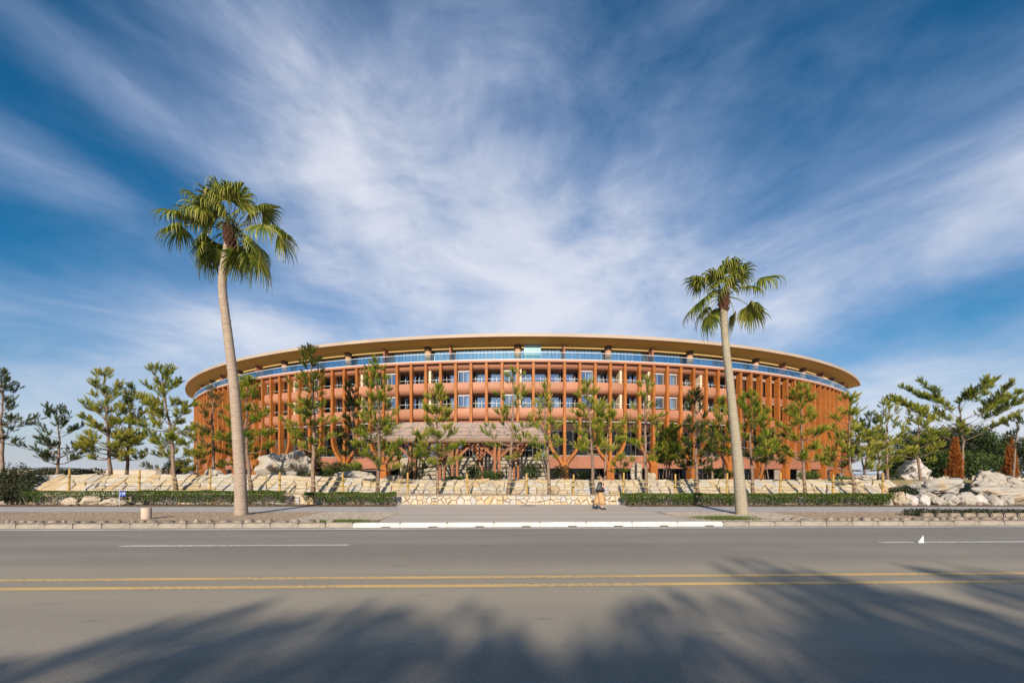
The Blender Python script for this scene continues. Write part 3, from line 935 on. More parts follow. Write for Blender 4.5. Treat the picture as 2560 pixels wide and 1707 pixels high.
# bay k lies between columns k-4 and k-3 (bay 0 sits left of the middle)
PART_L = {-18, -13, -7, -2, 4}
PART_R = {10, 12, 16, -9, -15}
rb = random.Random(5)
def bay_ang(n):
    return th(n + .5)
G0, G1 = -20, 15                             # bays of guest rooms; the rest is screened
for n in range(-42, 42):
    a = bay_ang(n)
    k = n + 4
    guest = G0 <= n < G1
    if guest:
        for me in (sp_top, sp_mid, sp_low):
            rpiece('spandrel', me, M['spandrel'], a)
        for fl in 'ul':
            if k in FLUSH or k == 14:
                w = rpiece('window', fm['flu' + fl], M['frame'], a)
                add('pane', fm['flup0' + fl], M['pane'], w)
                add('pane', fm['flup1' + fl], M['pane'], w)
                rpiece('lintel', fm['lin' + fl], M['frame_white'], a)
                if rb.random() < .8:
                    rpiece('curtain', fm['curC' + fl], M['curtain'], a)
            else:
                w = rpiece('window', fm['rec' + fl], M['frame'], a)
                add('pane', fm['recp0' + fl], M['pane'], w)
                add('pane', fm['recp1' + fl], M['pane'], w)
                rpiece('balcony_rail', fm['rail' + fl], M['frame_white'], a)
                q = rb.random()
                if q < .5:
                    rpiece('curtain', fm['curA' + fl], M['curtain'], a)
                elif q < .85:
                    rpiece('curtain', fm['curB' + fl], M['curtain'], a)
                if k in PART_L:
                    rpiece('partition', fm['parL' + fl], M['partition'], a)
                if k in PART_R:
                    rpiece('partition', fm['parR' + fl], M['partition'], a)
    else:
        if 'scrU' not in fm:
            fm['scrU'] = MB().box(-bw, bw, -90.72, -90.6, 14.05, 16.45).mesh('screen_panel')
            fm['scrL'] = MB().box(-bw, bw, -90.72, -90.6, 10.4, 12.9).mesh('screen_panel')
            fm['bandT'] = MB().box(-bw, bw, -91.0, -90.8, 16.46, 16.95).mesh('patterned_band')
            fm['bandM'] = MB().box(-bw, bw, -91.0, -90.8, 12.91, 13.35).mesh('patterned_band')
            fm['soldT'] = MB().box(-bw, bw, -90.9, -90.75, 16.96, 17.36).mesh('dark_head')
            fm['soldM'] = MB().box(-bw, bw, -91.1, -90.8, 13.36, 14.04).mesh('spandrel')
            fm['soldL'] = MB().box(-bw, bw, -91.1, -90.8, 9.3, 10.39).mesh('spandrel')
        rpiece('screen_panel', fm['scrU'], M['screen'], a)
        rpiece('screen_panel', fm['scrL'], M['screen'], a)
        rpiece('patterned_band', fm['bandT'], M['band'], a)
        rpiece('patterned_band', fm['bandM'], M['band'], a)
        rpiece('dark_head', fm['soldT'], M['cap'], a)
        rpiece('spandrel', fm['soldM'], M['brick'], a)
        rpiece('spandrel', fm['soldL'], M['brick'], a)
    # terrace level
    if 'twin' not in fm:
        fm['twin'] = frame_mesh(HW - .012, 17.71, 19.72, 89.9, (0.0, -HW / 2, HW / 2), (), .05, .07)
        fm['twp0'] = pane_mesh(-HW + .04, -.02, 17.75, 19.70, 89.9)
        fm['twp1'] = pane_mesh(.02, HW - .04, 17.75, 19.70, 89.9)
        fm['twc'] = curtain_mesh(-HW + .1, -.1, 17.75, 19.6, 89.6)
        fm['twc2'] = curtain_mesh(.1, HW - .2, 17.75, 19.6, 89.6)
        fm['rg'] = MB().box(-HW / 2 + .02, HW / 2 - .02, -91.91, -91.89, 17.745, 18.675).mesh('rail_glass_panel')
        fm['rp'] = MB().box(-.01, .01, -91.88, -91.86, 17.745, 18.675).mesh('rail_post')
        fm['rs'] = MB().box(-.03, .03, -91.83, -91.75, 17.71, 18.02).mesh('rail_stub')
    w = rpiece('terrace_window', fm['twin'], M['frame_dark'], a)
    add('pane', fm['twp0'], M['pane_terrace'], w)
    add('pane', fm['twp1'], M['pane_terrace'], w)
    if rb.random() < .3:
        rpiece('curtain', fm['twc'] if rb.random() < .5 else fm['twc2'], M['curtain'], a)
    for q in (-.25, .25):
        g_ = rpiece('rail_glass_panel', fm['rg'], M['rail_glass'], a + PITCH * q)
    rpiece('rail_post', fm['rp'], M['frame'], a)
    rpiece('rail_post', fm['rp'], M['frame'], a + PITCH / 2)
    # tall lower storey
    entr = -8 <= n <= 1
    if 'lou' not in fm:
        mb = MB()
        for i in range(8):
            z = 8.0 + i * .14
            mb.box(-bw, bw, -90.62, -90.5, z, z + .085)
        mb.box(-bw, bw, -90.49, -90.45, 7.95, 9.1)
        fm['lou'] = mb.mesh('louvre_panel')
        fm['lst'] = MB().box(-bw, bw, -91.0, -90.5, 9.13, 9.28).mesh('white_strip')
        fm['gwin'] = frame_mesh(HW - .005, 4.36, 7.94, 90.35, (.35,), (6.0,), .07, .1)
        fm['gp0'] = pane_mesh(-HW + .04, .32, 4.4, 7.9, 90.35)
        fm['gp1'] = pane_mesh(.38, HW - .04, 4.4, 7.9, 90.35)
        fm['gcur'] = curtain_mesh(-bw + .1, -.1, 4.4, 7.9, 89.6)
        fm['wp'] = MB().box(-HW + .004, HW - .004, -91.2, -90.7, 2.52, 4.28).mesh('wall_panel')
        fm['wl'] = MB().box(-HW + .004, HW - .004, -91.26, -90.66, 4.283, 4.355).mesh('sill')
        fm['bot'] = frame_mesh(HW - .005, GZ + .06, 2.51, 89.4, (.2,), (), .07, .1)
        fm['bp0'] = pane_mesh(-HW + .04, .17, GZ + .1, 2.48, 89.4)
        fm['bp1'] = pane_mesh(.23, HW - .04, GZ + .1, 2.48, 89.4)
        fm['bcur'] = curtain_mesh(-bw + .1, bw - .1, GZ + .1, 2.48, 88.9)
        mb = MB()
        for i in range(11):
            z = GZ + .1 + i * .16
            mb.box(-bw, bw, -90.9, -90.8, z, z + .09)
        fm['plou'] = mb.mesh('louvre_panel')
        fm['bgd'] = MB().box(-bw, bw, -90.75, -90.7, GZ + .06, 2.51).mesh('dark_back')
        fm['tall'] = MB().box(-HW + .004, HW - .004, -90.95, -90.75, 4.36, 9.28).mesh('wall_panel')
        fm['ebe'] = MB().box(-HW + .003, HW - .003, -90.7, -90.5, GZ + .06, 4.1).mesh('entrance_wall')
        fm['ebw'] = frame_mesh(HW - .02, 4.14, 6.2, 90.1, (-.55, .0, .55), (5.2,), .06, .08)
        fm['ebp'] = pane_mesh(-HW + .05, HW - .05, 4.2, 6.15, 90.1)
        fm['ebt'] = MB().box(-HW + .003, HW - .003, -90.95, -90.5, 6.24, 9.28).mesh('wall_panel')
    if entr:
        rpiece('entrance_wall', fm['ebe'], M['beige_wall'], a)
        w = rpiece('window', fm['ebw'], M['frame_dark'], a)
        add('pane', fm['ebp'], M['pane'], w)
        rpiece('wall_panel', fm['ebt'], M['brick'], a)
        continue
    if guest:
        rpiece('louvre_panel', fm['lou'], M['louvre'], a)
        rpiece('white_strip', fm['lst'], M['frame'], a)
        w = rpiece('window', fm['gwin'], M['frame'], a)
        add('pane', fm['gp0'], M['pane'], w)
        add('pane', fm['gp1'], M['pane'], w)
        if rb.random() < .45 or n < -15:
            rpiece('curtain', fm['gcur'], M['curtain'], a)
    elif n < 20 and n > -26:
        w = rpiece('window', fm['gwin'], M['frame_dark'], a)
        add('pane', fm['gp0'], M['pane_dark'], w)
        add('pane', fm['gp1'], M['pane_dark'], w)
        rpiece('louvre_panel', fm['lou'], M['screen'], a)
    else:
        rpiece('wall_panel', fm['tall'], M['brick'], a)
    rpiece('wall_panel', fm['wp'], M['brick'], a)
    rpiece('sill', fm['wl'], M['frame'], a)
    if n in (20, 21, 23, 24):
        rpiece('louvre_panel', fm['plou'], M['louvre_pale'], a)
        rpiece('dark_back', fm['bgd'], M['cap'], a)
    else:
        w = rpiece('window', fm['bot'], M['frame_dark'], a)
        add('pane', fm['bp0'], M['pane_dark'], w)
        add('pane', fm['bp1'], M['pane_dark'], w)
        if rb.random() < .6:
            rpiece('curtain', fm['bcur'], M['curtain_dark'], a)
# terrace columns and dividing walls
tc_me = MB().lathe([(.55, 17.71), (.55, 17.95), (.47, 18.0), (.43, 19.4)], 18, (0, -90.78)).mesh('terrace_column', True)
tcap = MB().lathe([(.45, 19.402), (.5, 19.45), (.53, 19.8), (.55, 20.08)], 18, (0, -90.78)).mesh('column_head', True)
for k in range(-7, 8):
    c_ = rpiece('terrace_column', tc_me, M['copper'], th(6 * k))
    add('column_head', tcap, M['cap'], c_)
tw_me = MB().box(-.11, .11, -91.5, -90.05, 17.71, 20.02).mesh('dividing_wall')
for n in (-39, -33, -27, -21, -15, -9, -4.4, 3, 9, 15, 21, 27, 33):
    rpiece('dividing_wall', tw_me, M['brick'], th(n))
frost = MB().box(-1.2, 1.2, -91.2, -91.15, 17.72, 19.95).mesh('frosted_panel')
M['frost'] = simple('frosted_glass', (0.22, 0.40, 0.45), (0.20, 0.36, 0.41), 0.2, 1)
rpiece('frosted_panel', frost, M['frost'], th(.95))

# ------------------------------------------------------------------ entrance canopy
cn = thing('entrance_canopy', 'slatted timber entrance canopy on clustered posts in front of the round building', 'canopy', (-6.7, 51.5, GZ))
def cw(p):                                   # world -> local of the canopy
    return (p[0] + 6.7, p[1] - 51.5, p[2] - GZ)
CX0, CX1, CY0, CY1, CZ0, CZ1 = -17.3, 4.0, 50.0, 59.6, 5.85, 8.75
def cpt(u, v):
    """u across (0..1), v up the slope (0..1)"""
    xl = CX0 + (-14.6 - CX0) * v
    xr = CX1 + (3.3 - CX1) * v
    return Vector((xl + (xr - xl) * u, CY0 + (CY1 - CY0) * v, CZ0 + (CZ1 - CZ0) * v))
M['canopy_slat'] = timber('canopy_slat', (0.47, 0.43, 0.40), (0.41, 0.37, 0.34), (.4, 6, 6))
M['canopy_beam'] = timber('canopy_beam', (0.27, 0.095, 0.032), (0.19, 0.066, 0.022), (2, 2, 2))
M['canopy_fascia'] = timber('canopy_fascia', (0.25, 0.165, 0.12), (0.20, 0.13, 0.092), (.3, 4, 4))
M['canopy_glass'] = glass_mat('canopy_glass', (0.8, 0.84, 0.86), (0.8, 0.85, 0.95), 0.06, 0.03)
for i in range(12):
    v = (i + .3) / 12
    MB().bar(cw(cpt(0.004, v)), cw(cpt(.996, v)), .15, .07, up=(0, -.29, 1)).build('slat', M['canopy_slat'], cn)
for i in range(10):
    u = i / 9 * .98 + .01
    p, q = cpt(u, 0.01), cpt(u, .99)
    p.z -= .16; q.z -= .16
    MB().bar(cw(p), cw(q), .12, .2).build('rafter', M['canopy_beam'], cn)
for u0, u1 in ((.05, .45), (.3, .7), (.5, .1), (.75, .4), (.62, .95), (.95, .65)):
    p, q = cpt(u0, 0.02), cpt(u1, .98)
    p.z -= .32; q.z -= .32
    MB().bar(cw(p), cw(q), .08, .1).build('diagonal_brace', M['canopy_beam'], cn)
for a_, b_ in ((cpt(0, 0), cpt(1, 0)),):
    prof = []
    mb = MB()
    pts = [(0, .12), (-.14, .08), (-.22, -.06), (-.2, -.28), (-.08, -.44), (.15, -.5), (.6, -.52), (.6, .0)]
    mb.prism([(y + CY0 - 51.5 - .05, z + CZ0 - GZ - .1) for y, z in pts], CX0 + 6.7 - .3, CX1 + 6.7 + .25)
    mb.build('fascia_beam', M['canopy_fascia'], cn)
for u in (0, 1):
    s = -1 if u == 0 else 1
    p, q = cpt(u, .02), cpt(u, 1)
    p.x += s * .15; q.x += s * .15
    p.z -= .12; q.z -= .1
    MB().bar(cw(p), cw(q), .26, .42).build('edge_beam', M['canopy_fascia'], cn)
for (px_, yy) in ((1033, 51.2), (1138, 51.2), (1243, 51.2), (1106, 56.5), (1200, 56.5), (1290, 56.5)):
    cx = xat(px_, yy)
    zt = CZ0 + (yy - CY0) / (CY1 - CY0) * (CZ1 - CZ0) - .45
    for sx in (-1, 1):
        for sy in (-1, 1):
            x_, y_ = cx + sx * .27, yy + sy * .27
            MB().box(x_ - .14 + 6.7, x_ + .14 + 6.7, y_ - .14 - 51.5, y_ + .14 - 51.5, 0, zt - GZ).build('post', M['canopy_beam'], cn)
    for dx, dy in ((-2.5, 0), (2.5, 0), (0, 2.2), (-1.7, 1.7), (1.7, 1.7)):
        zt2 = zt + dy * (CZ1 - CZ0) / (CY1 - CY0)
        MB().bar(cw((cx, yy, 3.35)), cw((cx + dx, yy + dy, zt2)), .2, .26).build('strut', M['canopy_beam'], cn)

# ------------------------------------------------------------------ garden ground behind the walls
def ledge_z(x):
    return 0.60 + 0.24 * min(1, max(0, (-x - 9) / 8))
def bank_z(x):
    return 1.38 + 0.30 * min(1, max(0, (-x - 6) / 9))
V, F = [], []
xs = np.linspace(-70, 70, 71)
ys = [25.0, 26.0, 26.45, 27.2, 29, 32, 36, 42, 50, 62, 90, 150, 260]
for yv in ys:
    for xv in xs:
        k = min(1, max(0, (yv - 29) / 20))
        z = bank_z(xv) * (1 - k) + 0.72 * k - (0.04 if yv < 27 else 0)
        z += 0.05 * math.sin(xv * 1.3 + yv) * (1 - k)
        if yv > 100:
            z = 0.6
        if yv < 26.2:
            z = 0.05 if yv < 25.5 else ledge_z(xv) + .25 + (0.1 if abs(xv) > 26 else -.3)
        V.append((xv, yv, z))
nx = len(xs)
for j in range(len(ys) - 1):
    for i in range(nx - 1):
        F.append((j * nx + i, j * nx + i + 1, (j + 1) * nx + i + 1, (j + 1) * nx + i))
tag(add('garden', npmesh('garden', V, F, smooth=True), M['garden']), kind='structure')

# ------------------------------------------------------------------ stone walls
def voronoi_cells(W, H, cw_, ch_, seed, jit=.38, jt=.2):
    rnd = random.Random(seed)
    nx, ny = max(2, int(round(W / cw_))), max(1, int(round(H / ch_)))
    P = {}
    for i in range(-1, nx + 1):
        for j in range(-1, ny + 1):
            P[i, j] = ((i + .5 + rnd.uniform(-jit, jit) + (.5 if j % 2 else 0) - .25) * W / nx, (j + .5 + rnd.uniform(-jt, jt)) * H / ny)
    for k in list(P):
        if rnd.random() < .26:
            del P[k]
    cells = []
    for i in range(nx):
        for j in range(ny):
            if (i, j) not in P:
                continue
            c = P[i, j]
            poly = [(max(0, c[0] - 1.6 * W / nx), 0), (min(W, c[0] + 1.6 * W / nx), 0), (min(W, c[0] + 1.6 * W / nx), H), (max(0, c[0] - 1.6 * W / nx), H)]
            for di in (-3, -2, -1, 0, 1, 2, 3):
                for dj in (-3, -2, -1, 0, 1, 2, 3):
                    q = P.get((i + di, j + dj))
                    if q is None or (di == 0 and dj == 0) or not (0 <= j + dj < ny):
                        continue
                    mx, my = (c[0] + q[0]) / 2, (c[1] + q[1]) / 2
                    nxv, nyv = q[0] - c[0], q[1] - c[1]
                    out = []
                    for k in range(len(poly)):
                        a, b = poly[k], poly[(k + 1) % len(poly)]
                        da = (a[0] - mx) * nxv + (a[1] - my) * nyv
                        db = (b[0] - mx) * nxv + (b[1] - my) * nyv
                        if da <= 0:
                            out.append(a)
                        if da * db < 0:
                            t = da / (da - db)
                            out.append((a[0] + (b[0] - a[0]) * t, a[1] + (b[1] - a[1]) * t))
                    poly = out
                    if len(poly) < 3:
                        break
                if len(poly) < 3:
                    break
            if len(poly) >= 3:
                cells.append(poly)
    return cells

def stone_obj(poly, fn, seed, parent, joint=.022, depth=.16):
    """poly in (s, t); fn(s, t, d) -> world point, d outwards"""
    rnd = random.Random(seed)
    cx = sum(p[0] for p in poly) / len(poly)
    cy = sum(p[1] for p in poly) / len(poly)
    # drop tiny edges and roughen long ones
    pts = []
    for k, p in enumerate(poly):
        q = poly[(k + 1) % len(poly)]
        L = math.hypot(q[0] - p[0], q[1] - p[1])
        if L < .05:
            continue
        pts.append(p)
        if L > .3:
            m_ = rnd.uniform(.35, .65)
            nx_, ny_ = (q[1] - p[1]) / L, -(q[0] - p[0]) / L
            o = rnd.uniform(-.03, .008)
            pts.append((p[0] + (q[0] - p[0]) * m_ + nx_ * o, p[1] + (q[1] - p[1]) * m_ + ny_ * o))
    if len(pts) < 3:
        return None
    def ins(p, d):
        vx, vy = cx - p[0], cy - p[1]
        L = math.hypot(vx, vy) or 1
        d = min(d, L * .5)
        return (p[0] + vx / L * d, p[1] + vy / L * d)
    h = depth * rnd.uniform(.45, 1.0)
    tx, ty = rnd.uniform(-.10, .10), rnd.uniform(-.10, .10)
    rings = [(joint, -.05), (joint, h * .55), (joint + .03, h * .9), (joint + .09, h * 1.05)]
    Vv, Ff = [], []
    n = len(pts)
    for d, e in rings:
        for p in pts:
            q = ins(p, d)
            ee = e + (tx * (q[0] - cx) + ty * (q[1] - cy) + rnd.uniform(-.012, .012) if e > 0 else 0)
            Vv.append(tuple(fn(q[0], q[1], ee)))
    for r_ in range(len(rings) - 1):
        for k in range(n):
            k2 = (k + 1) % n
            Ff.append((r_ * n + k, r_ * n + k2, (r_ + 1) * n + k2, (r_ + 1) * n + k))
    Vv.append(tuple(fn(cx, cy, h * 1.08 + rnd.uniform(-.02, .02))))
    c0 = len(Vv) - 1
    b0 = (len(rings) - 1) * n
    for k in range(n):
        Ff.append((b0 + k, b0 + (k + 1) % n, c0))
    me = bpy.data.meshes.new('stone')
    me.from_pydata(Vv, [], Ff)
    return add('stone', me, M['stone'], parent)

WX0, WX1 = -28.8, 22.6
low = thing('low_stone_wall', 'low wall of cream and grey rubble stones along the back of the pavement', 'stone wall', (WX0, WALL_Y, PZ))
ow = Vector(low.location)
L = WX1 - WX0
def low_fn(s, t, d):
    x_ = WX0 + s
    z_ = PZ - .03 + t * (ledge_z(x_) - PZ + .03) / .5
    return Vector((x_, WALL_Y + .12 + t * .12 - d, z_)) - ow
for i, p in enumerate(voronoi_cells(L, .5, .36, .17, 11, .36, .26)):
    stone_obj(p, low_fn, 100 + i, low, .009, .11)
mb = MB()
mb.quadbox([Vector((WX0, WALL_Y + .16, PZ - .05)) - ow, Vector((WX1, WALL_Y + .16, PZ - .05)) - ow, Vector((WX1, WALL_Y + .5, PZ - .05)) - ow, Vector((WX0, WALL_Y + .5, PZ - .05)) - ow,
            Vector((WX0, WALL_Y + .26, .8)) - ow, Vector((WX1, WALL_Y + .26, .56)) - ow, Vector((WX1, WALL_Y + .5, .56)) - ow, Vector((WX0, WALL_Y + .5, .8)) - ow])
mb.build('wall_core', M['mortar'], low)

# planted ledge between the two walls
V, F = [], []
for i, xv in enumerate(np.linspace(WX0, WX1, 60)):
    V += [(xv, WALL_Y + .2, ledge_z(xv) - .02), (xv, 25.2, ledge_z(xv) - .01)]
    if i:
        F.append((2 * i - 2, 2 * i, 2 * i + 1, 2 * i - 1))
tag(add('ledge', npmesh('ledge', V, F), M['soil']), kind='structure')

bank = thing('stone_bank', 'sloping bank of large pale flagstones behind the bamboo fence', 'stone wall', (WX0, 24.9, .6))
ob = Vector(bank.location)
def bank_fn(s, t, d):
    x_ = WX0 + s
    z0, z1 = ledge_z(x_) - .06, bank_z(x_)
    y_ = 24.95 + t * 1.5
    z_ = z0 + (z1 - z0) * t
    return Vector((x_, y_ - d * .45, z_ + d * .89)) - ob
cells = voronoi_cells(L, 1.0, .64, .25, 23, .36, .28)
for i, p in enumerate(cells):
    stone_obj(p, bank_fn, 900 + i, bank, .012, .13)
V, F = [], []
for i in range(61):
    s = L * i / 60
    V += [bank_fn(s, 0, -.02), bank_fn(s, 1, -.02)]
    if i:
        F.append((2 * i - 2, 2 * i, 2 * i + 1, 2 * i - 1))
add('wall_core', npmesh('wall_core', V, F), M['mortar'], bank)

# ------------------------------------------------------------------ bamboo fence
POSTS = (172, 348, 525, 699, 858, 1020, 1169, 1317, 1433, 1558, 1688, 1818, 1950, 2082, 2207)
fence = thing('bamboo_fence', 'bamboo post and rail fence in front of the sloping stone bank', 'fence', (0, 24.0, .5))
FY = 24.05
pm = MB().lathe([(.055, 0), (.055, .38), (.062, .40), (.055, .42), (.053, .78), (.06, .80), (.053, .82), (.052, 1.18), (.046, 1.2)], 10).mesh('fence_post', False)
rp = MB().lathe([(.062, 0), (.066, .02), (.066, .05), (.062, .07)], 10).mesh('rope_lashing')
pts = []
rf = random.Random(8)
for px_ in POSTS:
    x_ = xat(px_, FY)
    z_ = ledge_z(x_) - .03
    pts.append((x_, z_))
    p = add('fence_post', pm, M['bamboo'], fence, (x_, FY - 24.0, z_ - .5), (rf.uniform(-.03, .03), rf.uniform(-.03, .03), rf.uniform(0, 6)))
    p.scale = (1, 1, rf.uniform(.97, 1.06))
    for h in (.50, .78):
        add('rope_lashing', rp, M['rope'], p, (0, 0, h - .035))
for h in (.10, .52, .80):
    for i in range(len(pts) - 1):
        (xa, za), (xb, zb) = pts[i], pts[i + 1]
        if i == 0 and h < .3:
            continue
        q0, q1 = Vector((xa - .12, -.02, za + h - .5 + rf.uniform(-.02, .02))), Vector((xb + .12, -.02, zb + h - .5 + rf.uniform(-.02, .02)))
        mid = [q0.lerp(q1, t) + Vector((0, 0, -.03 * math.sin(math.pi * t) + rf.uniform(-.006, .006))) for t in (0, .25, .5, .75, 1)]
        MB().tube(mid, .017 if h > .3 else .010, 6).build('rail', M['bamboo_rail'], fence, True)

# ------------------------------------------------------------------ vegetation generators
def rot_to(D):
    """rotation matrices (n,3,3) whose third column is the direction D"""
    D = D / np.linalg.norm(D, axis=1, keepdims=True)
    up = np.where(np.abs(D[:, 2:3]) > .95, np.array([[1., 0, 0]]), np.array([[0, 0, 1.]]))
    X = np.cross(up, D)
    X /= np.linalg.norm(X, axis=1, keepdims=True)
    Y = np.cross(D, X)
    return np.stack([X, Y, D], axis=2)

def spin(n, rs):
    a = rs.uniform(0, 2 * np.pi, n)
    c, s = np.cos(a), np.sin(a)
    Z = np.zeros((n, 3, 3))
    Z[:, 0, 0], Z[:, 0, 1], Z[:, 1, 0], Z[:, 1, 1], Z[:, 2, 2] = c, -s, s, c, 1
    return Z

def shoot_template(nn=34, L=.34, nl=.16, w=.027, seed=0):
    rs = np.random.RandomState(seed)
    V, T = [], []
    for j in range(nn):
        t = (j + .5) / nn
        az = j * 2.399 + rs.uniform(-.3, .3)
        tilt = math.radians(66 - 46 * t + rs.uniform(-10, 10))
        d = np.array([math.sin(tilt) * math.cos(az), math.sin(tilt) * math.sin(az), math.cos(tilt)])
        p = np.array([0, 0, L * (t * .92)])
        s = np.cross(d, [0.3, .2, 1.0]); s /= np.linalg.norm(s)
        ln = nl * rs.uniform(.75, 1.15)
        V += [p - s * w / 2, p + s * w / 2, p + d * ln]
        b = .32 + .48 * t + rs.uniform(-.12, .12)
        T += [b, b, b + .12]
    return np.array(V), np.array(T)
SHOOT = [shoot_template(seed=i) for i in range(4)]

def place_shoots(P, D, S_, tint, rs):
    n = len(P)
    Rm = rot_to(D) @ spin(n, rs)
    TV = np.stack([SHOOT[i][0] for i in range(4)])
    TT = np.stack([SHOOT[i][1] for i in range(4)])
    k = rs.randint(0, 4, n)
    tv = TV[k] * S_[:, None, None]
    V = np.einsum('nij,nkj->nki', Rm, tv) + P[:, None, :]
    T = np.clip(TT[k] + tint[:, None], 0, 1)
    F = np.arange(V.shape[0] * V.shape[1]).reshape(-1, 3)
    return V.reshape(-1, 3), F, T.ravel()

def pine(name, label, base, top, cb=.3, spread=1.5, dens=1.0, seed=1, mat='needles', bark='bark_pine', rad=None, prof='pine', cat='pine tree', group=None, bias=None, stems=1, sc=1.0, gapz=()):
    """base and top are world points; children: trunk, branch_wood, crown"""
    rs = np.random.RandomState(seed)
    base, top = Vector(base), Vector(top)
    H = (top - base).length
    spread *= .9 if prof != 'umbrella' else .85
    root = thing(name, label, cat, base, 0, group)
    rad = rad or (.04 + .010 * H)
    wood = MB()
    P, D, SS, TI = [], [], [], []
    for st in range(stems):
        off = Vector((0, 0, 0)) if stems == 1 else Vector((rs.uniform(-.35, .35), rs.uniform(-.2, .2), 0))
        tp = (top - base) + (Vector((rs.uniform(-.12, .12) * H, rs.uniform(-.1, .1) * H, -rs.uniform(0, .22) * H)) if stems > 1 else Vector((0, 0, 0)))
        bend = Vector((rs.uniform(-.022, .022) * H, rs.uniform(-.03, .03) * H, 0))
        n = 14
        path = []
        for i in range(n + 1):
            t = i / n
            path.append(off * (1 - .2 * t) + (tp - off) * t + bend * math.sin(math.pi * t) + Vector((rs.uniform(-.007, .007) * H, rs.uniform(-.007, .007) * H, 0)) * (1 if 0 < i < n else 0) * (.5 + t))
        rr = [rad / (stems ** .5) * (1.25 if i == 0 else 1) * ((1 - i / n) ** .75 * .95 + .07) for i in range(n + 1)]
        tm = MB().tube(path, rr, 8)
        tm.build('trunk', M[bark], root, True)
        def on(t):
            f = min(max(t, 0), .9999) * n
            i = int(f)
            return path[i].lerp(path[i + 1], f - i)
        nw = max(4, int(H * (1 - cb) * 2.5))
        phase = rs.uniform(0, 6.28)
        for w in range(nw):
            tt = (w + rs.uniform(.1, .9)) / nw
            if prof == 'umbrella':
                ln = spread * (.45 + .65 * math.sin(math.pi * min(1, .25 + .6 * tt)))
            else:
                ln = spread * ((1 - tt) ** .75 * .95 + .10) * (1 if tt > .12 else .75)
            t = cb + (1 - cb) * tt
            nb = rs.randint(3, 5) if dens > .75 else rs.randint(2, 4)
            phase += 1.1
            for b in range(nb):
                az = phase + b * 6.283 / nb + rs.uniform(-.5, .5)
                L_ = ln * rs.uniform(.5, 1.22)
                if bias is not None:
                    L_ *= 1 + bias * math.cos(az)
                L_ = max(L_, .18)
                el = math.radians((8 + 42 * tt + rs.uniform(-14, 14)) if prof != 'umbrella' else (25 + rs.uniform(-8, 12)))
                d = Vector((math.cos(az) * math.cos(el), math.sin(az) * math.cos(el), math.sin(el)))
                p0 = on(t)
                sag = rs.uniform(.02, .16) * L_
                br = [p0 + d * (L_ * q) + Vector((rs.uniform(-.03, .03), rs.uniform(-.03, .03), sag * (q * q - q) * 2)) for q in (0, .35, .7, 1)]
                br[0] = p0
                r0 = max(.008, rr[min(n, int(t * n))] * .42)
                wood.tube(br, [r0, r0 * .7, r0 * .45, r0 * .22], 4, cap=False)
                tone = rs.uniform(-.15, .22)
                ns = max(1, int(round(L_ * 3.7 * dens)))
                for s_ in range(ns):
                    q = 1 - (s_ / max(ns, 1)) * .68 * rs.uniform(.8, 1.1) if L_ > .35 else 1
                    q = min(max(q, .2), 1)
                    f = q * 3
                    i = min(2, int(f))
                    pc = br[i].lerp(br[i + 1], f - i)
                    side = Vector((-math.sin(az), math.cos(az), 0)) * rs.uniform(-1, 1)
                    dd = (d * .8 + side * (.9 if q < .95 else .35) + Vector((0, 0, .45))).normalized()
                    sl = (.18 + .16 * rs.uniform()) * min(1.2, .55 + L_ * .4)
                    pe = pc + dd * sl
                    wood.tube([pc, pe], [r0 * .3, r0 * .15], 3, cap=False)
                    m_ = rs.randint(3, 7)
                    for c_ in range(m_):
                        v = Vector((rs.normal(), rs.normal(), rs.normal()))
                        v.normalize()
                        sd_ = (dd * .7 + v * .75 + Vector((0, 0, .55))).normalized()
                        P.append(pe + v * .05 - dd * rs.uniform(0, .15))
                        D.append(sd_)
                        SS.append(rs.uniform(.65, 1.1) * sc)
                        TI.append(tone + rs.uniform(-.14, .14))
        for c_ in range(7):
            v = Vector((rs.normal() * .3, rs.normal() * .3, 1)).normalized()
            P.append(path[-1] - Vector((0, 0, .12 * c_)))
            D.append(v)
            SS.append(rs.uniform(.9, 1.2) * sc)
            TI.append(rs.uniform(-.1, .15))
    tag(wood.build('branches', M[bark], root), kind='stuff')
    V, F, T = place_shoots(np.array([tuple(p) for p in P]), np.array([tuple(p) for p in D]), np.array(SS), np.array(TI), rs)
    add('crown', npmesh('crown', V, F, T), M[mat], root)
    return root

def leafcloud(blobs, n, size, seed, flat=.3, shell=.55, shear=0):
    """leaf-sized quads spread through ellipsoids: (cx,cy,cz,rx,ry,rz)"""
    rs = np.random.RandomState(seed)
    B = np.array(blobs, float)
    vol = (B[:, 3] * B[:, 4] * B[:, 5]) ** .67
    k = rs.choice(len(B), n, p=vol / vol.sum())
    d = rs.normal(size=(n, 3))
    d /= np.linalg.norm(d, axis=1, keepdims=True)
    r = shell + (1 - shell) * rs.uniform(size=(n, 1)) ** .6
    r *= 1 + .18 * np.sin(d[:, :1] * 7 + k[:, None]) * np.cos(d[:, 2:] * 6)
    P = B[k, :3] + d * r * B[k, 3:6]
    nrm = d + rs.normal(size=(n, 3)) * .8 + np.array([0, 0, .4])
    Rm = rot_to(nrm) @ spin(n, rs)
    s = size * rs.uniform(.6, 1.35, n)
    q = np.array([[-.5, 0, 0], [0, -.30, .06], [.5, 0, 0], [0, .30, .06]])
    V = np.einsum('nij,kj->nki', Rm, q) * s[:, None, None] + P[:, None, :]
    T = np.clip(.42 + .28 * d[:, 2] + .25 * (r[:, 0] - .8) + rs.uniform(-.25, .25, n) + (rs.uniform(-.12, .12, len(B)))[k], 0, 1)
    F = np.arange(n * 4).reshape(-1, 4)
    return V.reshape(-1, 3), F, np.repeat(T, 4)

